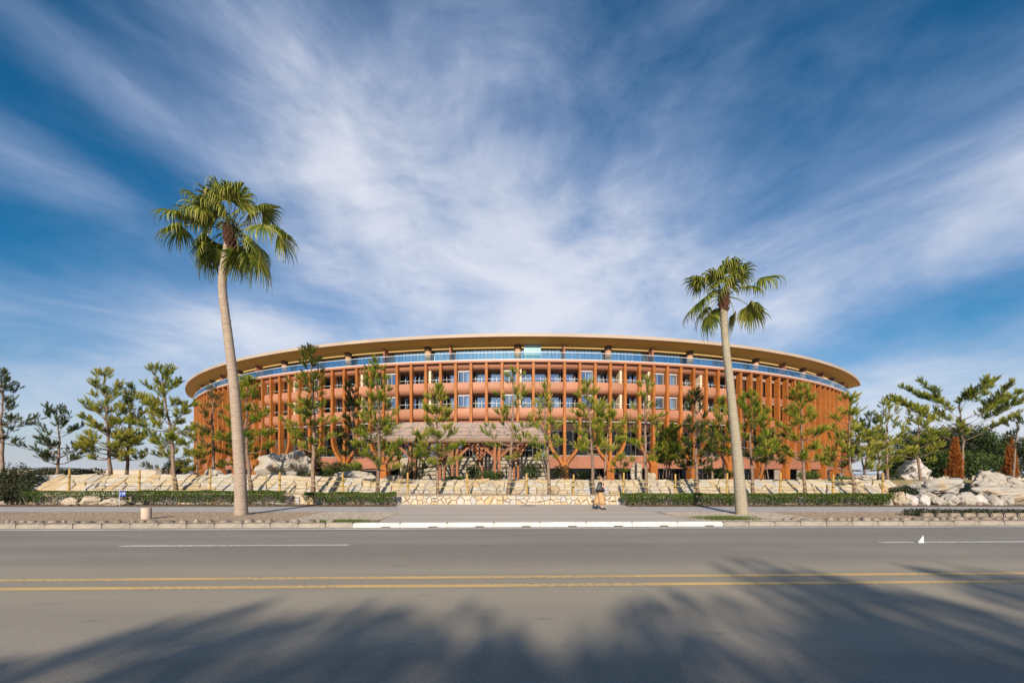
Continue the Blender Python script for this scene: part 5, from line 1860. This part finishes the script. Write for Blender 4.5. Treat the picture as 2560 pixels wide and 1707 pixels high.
# rust coloured columnar conifers and the wood behind the right boulders
def conifer(label, px_, Y, py0, w, seed):
    x_ = xat(px_, Y)
    z0 = gz(x_, Y)
    H = CAMZ + (HOR - py0) / F_PX * Y - z0
    root = thing('conifer', label, 'conifer', (x_, Y, z0), 0, 'rust coloured conifers')
    rs = np.random.RandomState(seed)
    n = 620
    t = rs.uniform(0, 1, n) ** 1.0
    a = rs.uniform(0, 6.28, n)
    r = w * np.where(t < .12, .8 + 1.6 * t, 1.12 * (1 - t) ** 1.1) * (1 + .25 * np.sin(a * 3 + t * 9)) * rs.uniform(.4, 1.1, n)
    P = np.stack([np.cos(a) * r, np.sin(a) * r, .05 + t * H * .95], 1)
    D = np.stack([np.cos(a) * .5, np.sin(a) * .5, np.full(n, 1.0)], 1)
    V, F, T = place_shoots(P, D, np.full(n, .75), rs.uniform(-.2, .2, n), rs)
    add('crown', npmesh('crown', V, F, T), M['needles_rust'], root)
    MB().tube([(0, 0, -.05), (.02, 0, H * .5), (0, 0, H * .95)], [.06, .04, .01], 6).build('trunk', M['bark_pine'], root)
conifer('rust coloured conifer under the spreading pine', 2388, 29, 1098, .36, 1)
conifer('rust coloured conifer at the far right', 2526, 29.5, 1096, .31, 2)
def broadleaf(label, x, y, z, H, blobs, n, size, seed, mat, trunk_r=.15, group=None, bark='bark_grey'):
    root = thing('tree', label, 'tree', (x, y, z), 0, group)
    V, F, T = leafcloud(blobs, n, size, seed)
    add('crown', npmesh('crown', V, F, T), M[mat], root)
    rs = random.Random(seed)
    mb = MB()
    top = Vector((0, 0, H * .5))
    mb.tube([(0, 0, -.1), (rs.uniform(-.1, .1), 0, H * .25), top], [trunk_r * 1.3, trunk_r, trunk_r * .8], 8)
    mb.build('trunk', M[bark], root, True)
    mb = MB()
    for b in blobs:
        q = Vector(b[:3])
        p = Vector((0, 0, H * rs.uniform(.28, .5)))
        mb.tube([p, p.lerp(q, .5) + Vector((0, 0, .1)), q], [trunk_r * .5, trunk_r * .3, trunk_r * .1], 5, cap=False)
    tag(mb.build('limbs', M[bark], root), kind='stuff')
    return root
WD = [(2345, 38, 1052, 'dark tree behind the grey rounded boulder'), (2425, 40, 1050, 'dark tree behind the rust conifer'), (2490, 39, 1062, 'olive tree right of the spreading pine trunk'),
      (2570, 41, 1078, 'dark tree at the right edge behind the boulders'), (2270, 37, 1068, 'leafy tree behind the last bamboo post'), (2385, 36, 1110, 'low olive tree directly behind the rust conifer')]
for i, (px_, Y, py_, lb) in enumerate(WD):
    x_ = xat(px_, Y); z0 = gz(x_, Y)
    H = CAMZ + (HOR - py_) / F_PX * Y - z0
    rs = random.Random(i + 3)
    bl = [(rs.uniform(-1.4, 1.4), rs.uniform(-.9, .9), H * rs.uniform(.22, .8), rs.uniform(.7, 1.15), rs.uniform(.7, 1), H * rs.uniform(.15, .2)) for k in range(14)]
    broadleaf(lb, x_, Y, z0, H, bl, 11000, .15, 40 + i, 'leaf_dark' if i in (0, 1, 3) else 'leaf', .12, 'wood behind the right boulders')

# street trees behind the viewer: only their shade reaches the road in view
ST = [(-7.4, -28.2, 14.8, 3.4, 'leftmost tall street tree behind the viewer'), (-4.8, -28.8, 15.2, 3.8, 'second tall street tree behind the viewer from the left'),
      (-1.8, -29.6, 15.6, 4.0, 'third tall street tree behind the viewer from the left'), (1.2, -29.8, 15.8, 4.0, 'fourth tall street tree behind the viewer from the left'),
      (4.2, -29.6, 16.0, 4.2, 'fifth tall street tree behind the viewer from the left'), (7.4, -30.3, 16.4, 4.6, 'sixth tall street tree behind the viewer from the left'),
      (10.8, -30.8, 16.8, 4.6, 'rightmost tall street tree behind the viewer'), (-6.4, -13.0, 7.6, 1.0, 'small street tree behind the viewer at the left')]
for i, (x_, y_, H, rw, lb) in enumerate(ST):
    rs = random.Random(i + 20)
    bl = []
    for k in range(17):
        a = rs.uniform(0, 6.28); rr2 = rw * rs.uniform(0, .85)
        bl.append((math.cos(a) * rr2, math.sin(a) * rr2, H * rs.uniform(.5, .86), rw * rs.uniform(.3, .45), rw * rs.uniform(.3, .45), H * rs.uniform(.06, .09)))
    broadleaf(lb, x_, y_, .02, H, bl, 9000, .30, 60 + i, 'leaf', .16, 'street trees behind the viewer')

# ------------------------------------------------------------------ small street things
bo = thing('bollard', 'short beige concrete bollard in the gravel at the left', 'bollard', (xat(366, 16.0), 16.0, PZ))
bm_ = MB().lathe([(.158, 0), (.158, .395), (.150, .41), (.135, .415)], 24)
M['bollard'] = simple('bollard_concrete', (0.52, 0.41, 0.32), (0.46, 0.36, 0.28), .8, 4, bmp=.1)
bm_.build('post', M['bollard'], bo, True).data.set_sharp_from_angle(angle=R(40))
MB().lathe([(.165, -.02), (.165, .02), (.16, .025)], 24).build('base_ring', M['kerb'], bo)

sg = thing('number_sign', 'small blue number plate on a thin grey pole by the left hedge', 'sign', (xat(299, 22.3), 22.3, PZ))
M['pole'] = simple('pole_steel', (0.42, 0.46, 0.5), rough=.4)
M['sign_blue'] = simple('sign_blue', (0.012, 0.05, 0.30), (0.010, 0.042, 0.27), .4, 2)
M['sign_white'] = simple('sign_white', (0.75, 0.78, 0.85), rough=.5)
MB().tube([(0, 0, -.02), (0, 0, .80)], .022, 8).build('pole', M['pole'], sg)
MB().box(.02, .33, -.022, -.006, .50, .755).build('plate', M['sign_blue'], sg)
cu = bpy.data.curves.new('digits', 'FONT')
cu.body = '139'
cu.size = .19
cu.align_x, cu.align_y = 'CENTER', 'CENTER'
cu.extrude = .002
tmp = bpy.data.objects.new('digits_tmp', cu)
C.objects.link(tmp)
me = bpy.data.meshes.new_from_object(tmp.evaluated_get(bpy.context.evaluated_depsgraph_get()))
bpy.data.objects.remove(tmp)
me.materials.clear()
add('digits', me, M['sign_white'], sg, (.175, -.026, .628), (R(90), 0, 0))

def box_thing(name, label, cat, px0, px1, py0, Y, depth, z0, mat):
    x0, x1 = xat(px0, Y), xat(px1, Y)
    H = CAMZ + (HOR - py0) / F_PX * Y - z0
    root = thing(name, label, cat, ((x0 + x1) / 2, Y, z0))
    w = (x1 - x0) / 2
    MB().box(-w, w, 0, depth, 0, H).build('cabinet', mat, root)
    MB().box(-w - .03, w + .03, -.03, depth + .03, H + .001, H + .05).build('lid', mat, root)
    MB().box(-w * .8, w * .8, -.012, -.001, H * .15, H * .85).build('door', mat, root)
M['cab_grey'] = simple('cabinet_grey', (0.17, 0.165, 0.16), rough=.5)
M['cab_tan'] = simple('cabinet_tan', (0.26, 0.22, 0.18), rough=.6)
box_thing('utility_cabinet', 'dark grey utility cabinet at the right corner of the building', 'cabinet', 2099, 2109, 1185, 29, .3, gz(22, 29), M['cab_grey'])
box_thing('utility_cabinet', 'tan utility cabinet before the pale wall at the left', 'cabinet', 389, 404, 1171, 40, .4, gz(-32, 40), M['cab_tan'])

# pale sea wall at the left and the right
M['seawall'] = simple('seawall_concrete', (0.46, 0.39, 0.31), (0.40, 0.34, 0.27), .85, .6)
sw = thing('sea_wall', 'long pale concrete sea wall at the left beyond the garden', 'wall', (xat(250, 95), 95, 0))
MB().box(-60, 18.5, -.3, .3, 0, 2.45).build('wall', M['seawall'], sw)
MB().box(-60, 18.5, -.4, .4, 2.452, 2.6).build('coping', M['seawall'], sw)
sw = thing('sea_wall', 'low pale concrete sea wall at the right beyond the building', 'wall', (xat(2170, 100), 100, 0))
MB().box(-3, 80, -.3, .3, 0, 1.25).build('wall', M['seawall'], sw)
MB().box(-3, 80, -.4, .4, 1.252, 1.4).build('coping', M['seawall'], sw)

# white wedge marker on the lane line
mk = thing('lane_marker', 'tiny white triangular marker standing on the lane line at the right', 'marker', (xat(2302, 11.4), 11.4, .006))
MB().prism([(-.02, 0), (.02, 0), (.02, .01), (-.02, .01)], -.07, .07).build('base', M['white_paint'], mk)
mb = MB()
mb.v = [(-.07, -.015, .01), (.06, -.015, .01), (.06, -.015, .19), (-.07, .015, .01), (.06, .015, .01), (.06, .015, .19)]
mb.f = [(0, 1, 2), (5, 4, 3), (0, 3, 4, 1), (1, 4, 5, 2), (2, 5, 3, 0)]
M['marker'] = simple('marker_white', (0.8, 0.8, 0.8), rough=.5)
mb.build('wedge', M['marker'], mk)

# manhole on the apron
mh = thing('manhole_cover', 'flat dark manhole cover on the driveway near the wall', 'manhole cover', (xat(1320, 22.6), 22.6, PZ - .004))
MB().lathe([(.42, -.02), (.42, .006), (.40, .010)], 24).build('ring', M['kerb'], mh)
MB().lathe([(.37, -.02), (.37, .012), (.36, .014)], 24).build('lid', M['cab_grey'], mh)

# ------------------------------------------------------------------ parked white car, mostly hidden
M['car'] = simple('car_white', (0.72, 0.73, 0.75), (0.70, 0.71, 0.73), .25, 1)
M['tyre'] = simple('tyre', (0.02, 0.02, 0.02), rough=.9)
M['rim'] = simple('rim', (0.45, 0.45, 0.47), rough=.35, metal=.8)
M['lamp'] = simple('headlamp', (0.55, 0.58, 0.62), rough=.15)
M['carglass'] = simple('car_glass', (0.03, 0.04, 0.05), rough=.08)
car = thing('parked_car', 'small white parked car half hidden by pines right of the building', 'car', (xat(2238, 62), 62, .68))
body = [(-2.0, .35), (-2.05, .62), (-1.95, .82), (-1.1, .95), (-.45, 1.42), (1.0, 1.46), (1.75, 1.05), (2.0, .95), (2.05, .4), (1.9, .28), (-1.9, .28)]
me = MB().prism(body, -.82, .82).mesh('body')
bm = bmesh.new(); bm.from_mesh(me)
bmesh.ops.bevel(bm, geom=[e for e in bm.edges], offset=.07, segments=2, affect='EDGES')
for v in bm.verts:
    if v.co.z > 1.0:
        v.co.x *= 1 - .22 * (v.co.z - 1.0) / .46
bm.to_mesh(me); bm.free()
add('body', me, M['car'], car)
mb = MB()
mb.quadbox([(-.66, -1.07, .99), (.66, -1.07, .99), (.62, -1.0, .97), (-.62, -1.0, .97), (-.56, -.50, 1.39), (.56, -.50, 1.39), (.5, -.4, 1.36), (-.5, -.4, 1.36)])
mb.build('windscreen', M['carglass'], car)
for s_ in (-1, 1):
    MB().box(s_ * .74 - .005 if s_ > 0 else -.745, .745 if s_ > 0 else -.74 + .005, -.5, 1.2, 1.02, 1.34).build('side_window', M['carglass'], car)
    MB().box(s_ * .58 - .16, s_ * .58 + .16, -2.07, -1.9, .62, .76).build('headlight', M['lamp'], car)
    MB().box(s_ * .93 - .09, s_ * .93 + .09, -.85, -.72, .95, 1.07).build('mirror', M['car'], car)
    for y_ in (-1.3, 1.3):
        wh = MB().tube([(s_ * .62, y_, .3), (s_ * .84, y_, .3)], .3, 18).build('wheel', M['tyre'], car)
        MB().tube([(s_ * .80, y_, .3), (s_ * .855, y_, .3)], .18, 14).build('rim', M['rim'], wh)
MB().box(-.28, .28, -2.10, -2.0, .40, .52).build('number_plate', M['marker'], car)
MB().box(-.5, .5, -2.075, -1.95, .54, .61).build('grille', M['frame_dark'], car)

# ------------------------------------------------------------------ the walking person
def skinned(name, nodes, edges, mat, parent, sub=2, smooth=True):
    """nodes: (co, radius or (rx, ry)); grown with a Skin modifier and baked to a mesh"""
    me = bpy.data.meshes.new(name)
    me.from_pydata([n[0] for n in nodes], edges, [])
    o = bpy.data.objects.new(name + '_tmp', me)
    C.objects.link(o)
    md = o.modifiers.new('skin', 'SKIN')
    if not me.skin_vertices:
        bpy.context.view_layer.objects.active = o
    sv = me.skin_vertices[0].data if me.skin_vertices else None
    for i, nd in enumerate(nodes):
        r = nd[1] if isinstance(nd[1], (tuple, list)) else (nd[1], nd[1])
        sv[i].radius = r
        sv[i].use_root = (i == 0)
    md.use_smooth_shade = smooth
    ss = o.modifiers.new('sub', 'SUBSURF')
    ss.levels = sub
    ss.render_levels = sub
    out = bpy.data.meshes.new_from_object(o.evaluated_get(bpy.context.evaluated_depsgraph_get()))
    bpy.data.objects.remove(o)
    out.materials.clear()
    out.name = name
    return add(name, out, mat, parent)
M['skin'] = simple('skin', (0.56, 0.33, 0.23), (0.52, 0.30, 0.21), .55, 4)
M['hair'] = simple('hair', (0.20, 0.12, 0.055), (0.13, 0.075, 0.035), .6, 3, (14, 14, 3), bmp=.4)
M['shirt'] = simple('black_shirt', (0.018, 0.016, 0.018), (0.012, 0.011, 0.012), .85, 6, bmp=.2)
M['trousers'] = simple('tan_trousers', (0.48, 0.30, 0.145), (0.42, 0.255, 0.12), .85, 3, (5, 5, 1), bmp=.3)
M['bag'] = simple('black_bag', (0.022, 0.023, 0.026), (0.015, 0.015, 0.017), .5, 4, bmp=.3)
M['shoe'] = simple('black_shoe', (0.014, 0.014, 0.014), rough=.55)
M['phone'] = simple('black_phone', (0.015, 0.015, 0.018), rough=.25)
PX, PY = xat(1499, 20.4), 20.4
per = thing('person', 'person in black top and wide tan cropped trousers walking right, hands raised to the face', 'person', (PX, PY, PZ - .008))
# faces +X (right), slightly towards the wall; height about 1.53
def nd(x, y, z, r):
    return ((x, y, z), r)
body_nodes = [nd(0, 0, .80, (.13, .11)), nd(.0, 0, .92, (.115, .10)), nd(.015, 0, 1.05, (.125, .10)), nd(.02, 0, 1.17, (.13, .10)), nd(.025, 0, 1.25, (.075, .07)), nd(.04, 0, 1.31, (.045, .045)),
              nd(.055, 0, 1.36, (.062, .06)), nd(.065, 0, 1.43, (.088, .074)), nd(.055, 0, 1.495, (.062, .055)),
              # near arm (camera side is -Y)
              nd(.03, -.15, 1.20, .048), nd(.12, -.19, 1.06, .040), nd(.19, -.19, .99, .036), nd(.205, -.12, 1.12, .032), nd(.19, -.07, 1.23, .024), nd(.185, -.055, 1.28, (.03, .02)),
              # far arm
              nd(.03, .15, 1.20, .048), nd(.13, .18, 1.06, .040), nd(.20, .17, 1.0, .036), nd(.215, .11, 1.13, .032), nd(.205, .06, 1.24, .024), nd(.20, .045, 1.29, (.03, .02)),
              # legs: the right foot forward, the left pushing off behind
              nd(.03, -.085, .70, .085), nd(.10, -.09, .44, .058), nd(.10, -.09, .20, .045), nd(.105, -.09, .085, .033), nd(.17, -.09, .035, .03),
              nd(-.02, .085, .70, .085), nd(-.05, .09, .46, .058), nd(-.16, .09, .25, .045), nd(-.225, .09, .15, .033), nd(-.18, .09, .055, .03)]
be = [(0, 1), (1, 2), (2, 3), (3, 4), (4, 5), (5, 6), (6, 7), (7, 8), (3, 9), (9, 10), (10, 11), (11, 12), (12, 13), (13, 14), (3, 15), (15, 16), (16, 17), (17, 18), (18, 19), (19, 20),
      (0, 21), (21, 22), (22, 23), (23, 24), (24, 25), (0, 26), (26, 27), (27, 28), (28, 29), (29, 30)]
# fingers and thumbs folded round the phone
def fingers(w, s):
    global body_nodes, be
    p = Vector(body_nodes[w][0])
    for k, ln in enumerate((.030, .036, .034, .026)):
        b = len(body_nodes)
        o = Vector((-.012 + .011 * k, 0, .004 * k))
        body_nodes += [((p + o + Vector((.004, s * .022, .020)))[:], .0075), ((p + o + Vector((.008, s * .030, .020 + ln)))[:], .0065), ((p + o + Vector((.012, s * .014, .034 + ln)))[:], .0055)]
        be += [(w, b), (b, b + 1), (b + 1, b + 2)]
    b = len(body_nodes)
    body_nodes += [((p + Vector((.024, s * .016, .006)))[:], .0085), ((p + Vector((.036, s * .012, .026)))[:], .0065)]
    be += [(w, b), (b, b + 1)]
fingers(14, 1)
fingers(20, -1)
skinned('body', body_nodes, be, M['skin'], per, 2)
# nose, ear
MB().tube([(.148, 0, 1.445), (.168, 0, 1.418), (.145, 0, 1.408)], [.008, .014, .008], 6).build('nose', M['skin'], per, True)
MB().tube([(.055, -.078, 1.455), (.05, -.086, 1.43), (.058, -.08, 1.405)], [.010, .014, .008], 6).build('ear', M['skin'], per, True)
MB().tube([(.148, -.028, 1.452), (.150, -.020, 1.453)], [.008, .008], 6).build('eye', M['phone'], per)
MB().tube([(.143, -.022, 1.378), (.150, 0, 1.378), (.143, .022, 1.378)], [.004, .006, .004], 5).build('mouth', M['trousers'], per)
# hair gathered back with short fringe
bm = bmesh.new()
bmesh.ops.create_icosphere(bm, subdivisions=3, radius=1)
from mathutils import noise as mnoise
for v in bm.verts:
    d = v.co.normalized()
    r = 1 + .10 * mnoise.noise(d * 4)
    v.co = Vector((d.x * .112 * r + .038 - .02 * (d.x < 0), d.y * .088 * r, d.z * .102 * r + 1.466))
    if d.x > .0 and d.z < .55:
        v.co.x = min(v.co.x, .06)
    if d.z < -.55:
        v.co.z = max(v.co.z, 1.40)
me = bpy.data.meshes.new('hair'); bm.to_mesh(me); bm.free()
me.polygons.foreach_set('use_smooth', [True] * len(me.polygons))
hair = add('hair', me, M['hair'], per)
MB().tube([(-.05, 0, 1.49), (-.10, 0, 1.485), (-.13, 0, 1.455)], [.05, .055, .02], 8).build('bun', M['hair'], hair, True)
# top with short sleeves
sh = [nd(0.0, 0, .80, (.155, .135)), nd(.0, 0, .93, (.140, .122)), nd(.015, 0, 1.06, (.145, .118)), nd(.02, 0, 1.17, (.15, .118)), nd(.025, 0, 1.245, (.088, .085)),
      nd(.032, -.155, 1.20, .064), nd(.085, -.182, 1.115, .058), nd(.032, .155, 1.20, .064), nd(.085, .178, 1.115, .058)]
skinned('shirt', sh, [(0, 1), (1, 2), (2, 3), (3, 4), (3, 5), (5, 6), (3, 7), (7, 8)], M['shirt'], per, 2)
# wide cropped trousers: two flared legs from one waist
mb = MB()
def leg_rings(y, pts):
    b = len(mb.v)
    n = 18
    for (x, z, rx, ry) in pts:
        for k in range(n):
            t = 6.2832 * k / n
            f = 1 + .05 * math.sin(4 * t + 3 * z)
            mb.v.append((x + rx * f * math.cos(t), y + ry * f * math.sin(t), z))
    for i in range(len(pts) - 1):
        for k in range(n):
            k2 = (k + 1) % n
            mb.f.append((b + i * n + k, b + i * n + k2, b + (i + 1) * n + k2, b + (i + 1) * n + k))
    mb.f.append(tuple(b + n - 1 - k for k in range(n)))
    mb.f.append(tuple(b + (len(pts) - 1) * n + k for k in range(n)))
leg_rings(-.075, [(.115, .235, .155, .14), (.10, .36, .15, .135), (.07, .52, .14, .125), (.035, .68, .13, .118), (.01, .82, .125, .115), (.0, .88, .12, .11)])
leg_rings(.075, [(-.135, .255, .155, .14), (-.10, .37, .15, .135), (-.055, .53, .14, .125), (-.015, .68, .13, .118), (.0, .82, .125, .115), (.0, .88, .12, .11)])
mb.build('trousers', M['trousers'], per, True)
def shoe_mesh(x, y, z, tilt):
    m_ = MB()
    pts = [(-.10, .035, .030), (-.06, .045, .040), (.02, .04, .044), (.09, .028, .044), (.145, .022, .030)]
    P_ = []
    for (a, h, w) in pts:
        P_.append(Vector((x + a * math.cos(tilt), y, z + a * math.sin(tilt) + h)))
    m_.tube(P_, [p[2] for p in pts], 10, squash=1.0)
    return m_
shoe_mesh(.13, -.09, 0.005, 0).build('shoe', M['shoe'], per, True)
shoe_mesh(-.20, .09, .07, R(-42)).build('shoe', M['shoe'], per, True)
# bag on the near shoulder, phone at the face
bag = thing('shoulder_bag', 'slouchy black shoulder bag hanging at the hip of the walking person', 'bag', (PX - .02, PY - .19, PZ + .82))
mb = MB()
rings = [(.02, .225, .05), (.0, .235, .065), (.12, .20, .06), (.24, .13, .045), (.33, .075, .03), (.40, .045, .02)]
mb2 = []
n = 16
for (z, rx, ry) in rings:
    for k in range(n):
        t = 6.2832 * k / n
        c_, s_ = math.cos(t), math.sin(t)
        mb.v.append((rx * math.copysign(abs(c_) ** .7, c_), ry * math.copysign(abs(s_) ** .8, s_) * (1 + .1 * math.sin(5 * t)), z if z else -.01))
for i in range(len(rings) - 1):
    for k in range(n):
        k2 = (k + 1) % n
        mb.f.append((i * n + k, i * n + k2, (i + 1) * n + k2, (i + 1) * n + k))
mb.f.append(tuple(n - 1 - k for k in range(n)))
mb.f.append(tuple((len(rings) - 1) * n + k for k in range(n)))
mb.build('pouch', M['bag'], bag, True)
MB().tube([(-.05, 0, .34), (.0, .02, .44), (.05, .04, .47), (.06, .10, .47), (.03, .16, .38)], [.014, .013, .013, .013, .012], 6).build('strap', M['bag'], bag, True)
ph = thing('phone', 'black phone held up to the face by the walking person', 'phone', (PX + .20, PY - .005, PZ + 1.30))
MB().box(-.006, .006, -.035, .035, 0, .145).build('case', M['phone'], ph, rot=(0, R(-8), 0))
MB().lathe([(.012, 0), (.012, .004), (.009, .005)], 10).build('lens', M['rim'], ph, rot=(0, R(82), 0), loc=(-.01, .018, .12))

# ------------------------------------------------------------------ air: thin sea haze in one closed box round the place
hz = MB().box(-3000, 3000, -120, 4400, -4, 95).build('haze', None)
tag(hz, 'thin pale sea haze over the bay', 'haze', kind='stuff')
hm = bpy.data.materials.new('haze_air')
hm.use_nodes = True
ht = hm.node_tree
ht.nodes.remove(ht.nodes['Principled BSDF'])
pv = ht.nodes.new('ShaderNodeVolumePrincipled')
pv.inputs['Color'].default_value = (0.80, 0.88, 1.0, 1)
pv.inputs['Density'].default_value = 0.00013
pv.inputs['Anisotropy'].default_value = 0.1
ht.links.new(pv.outputs[0], ht.nodes['Material Output'].inputs['Volume'])
hz.data.materials.clear()
hz.data.materials.append(hm)
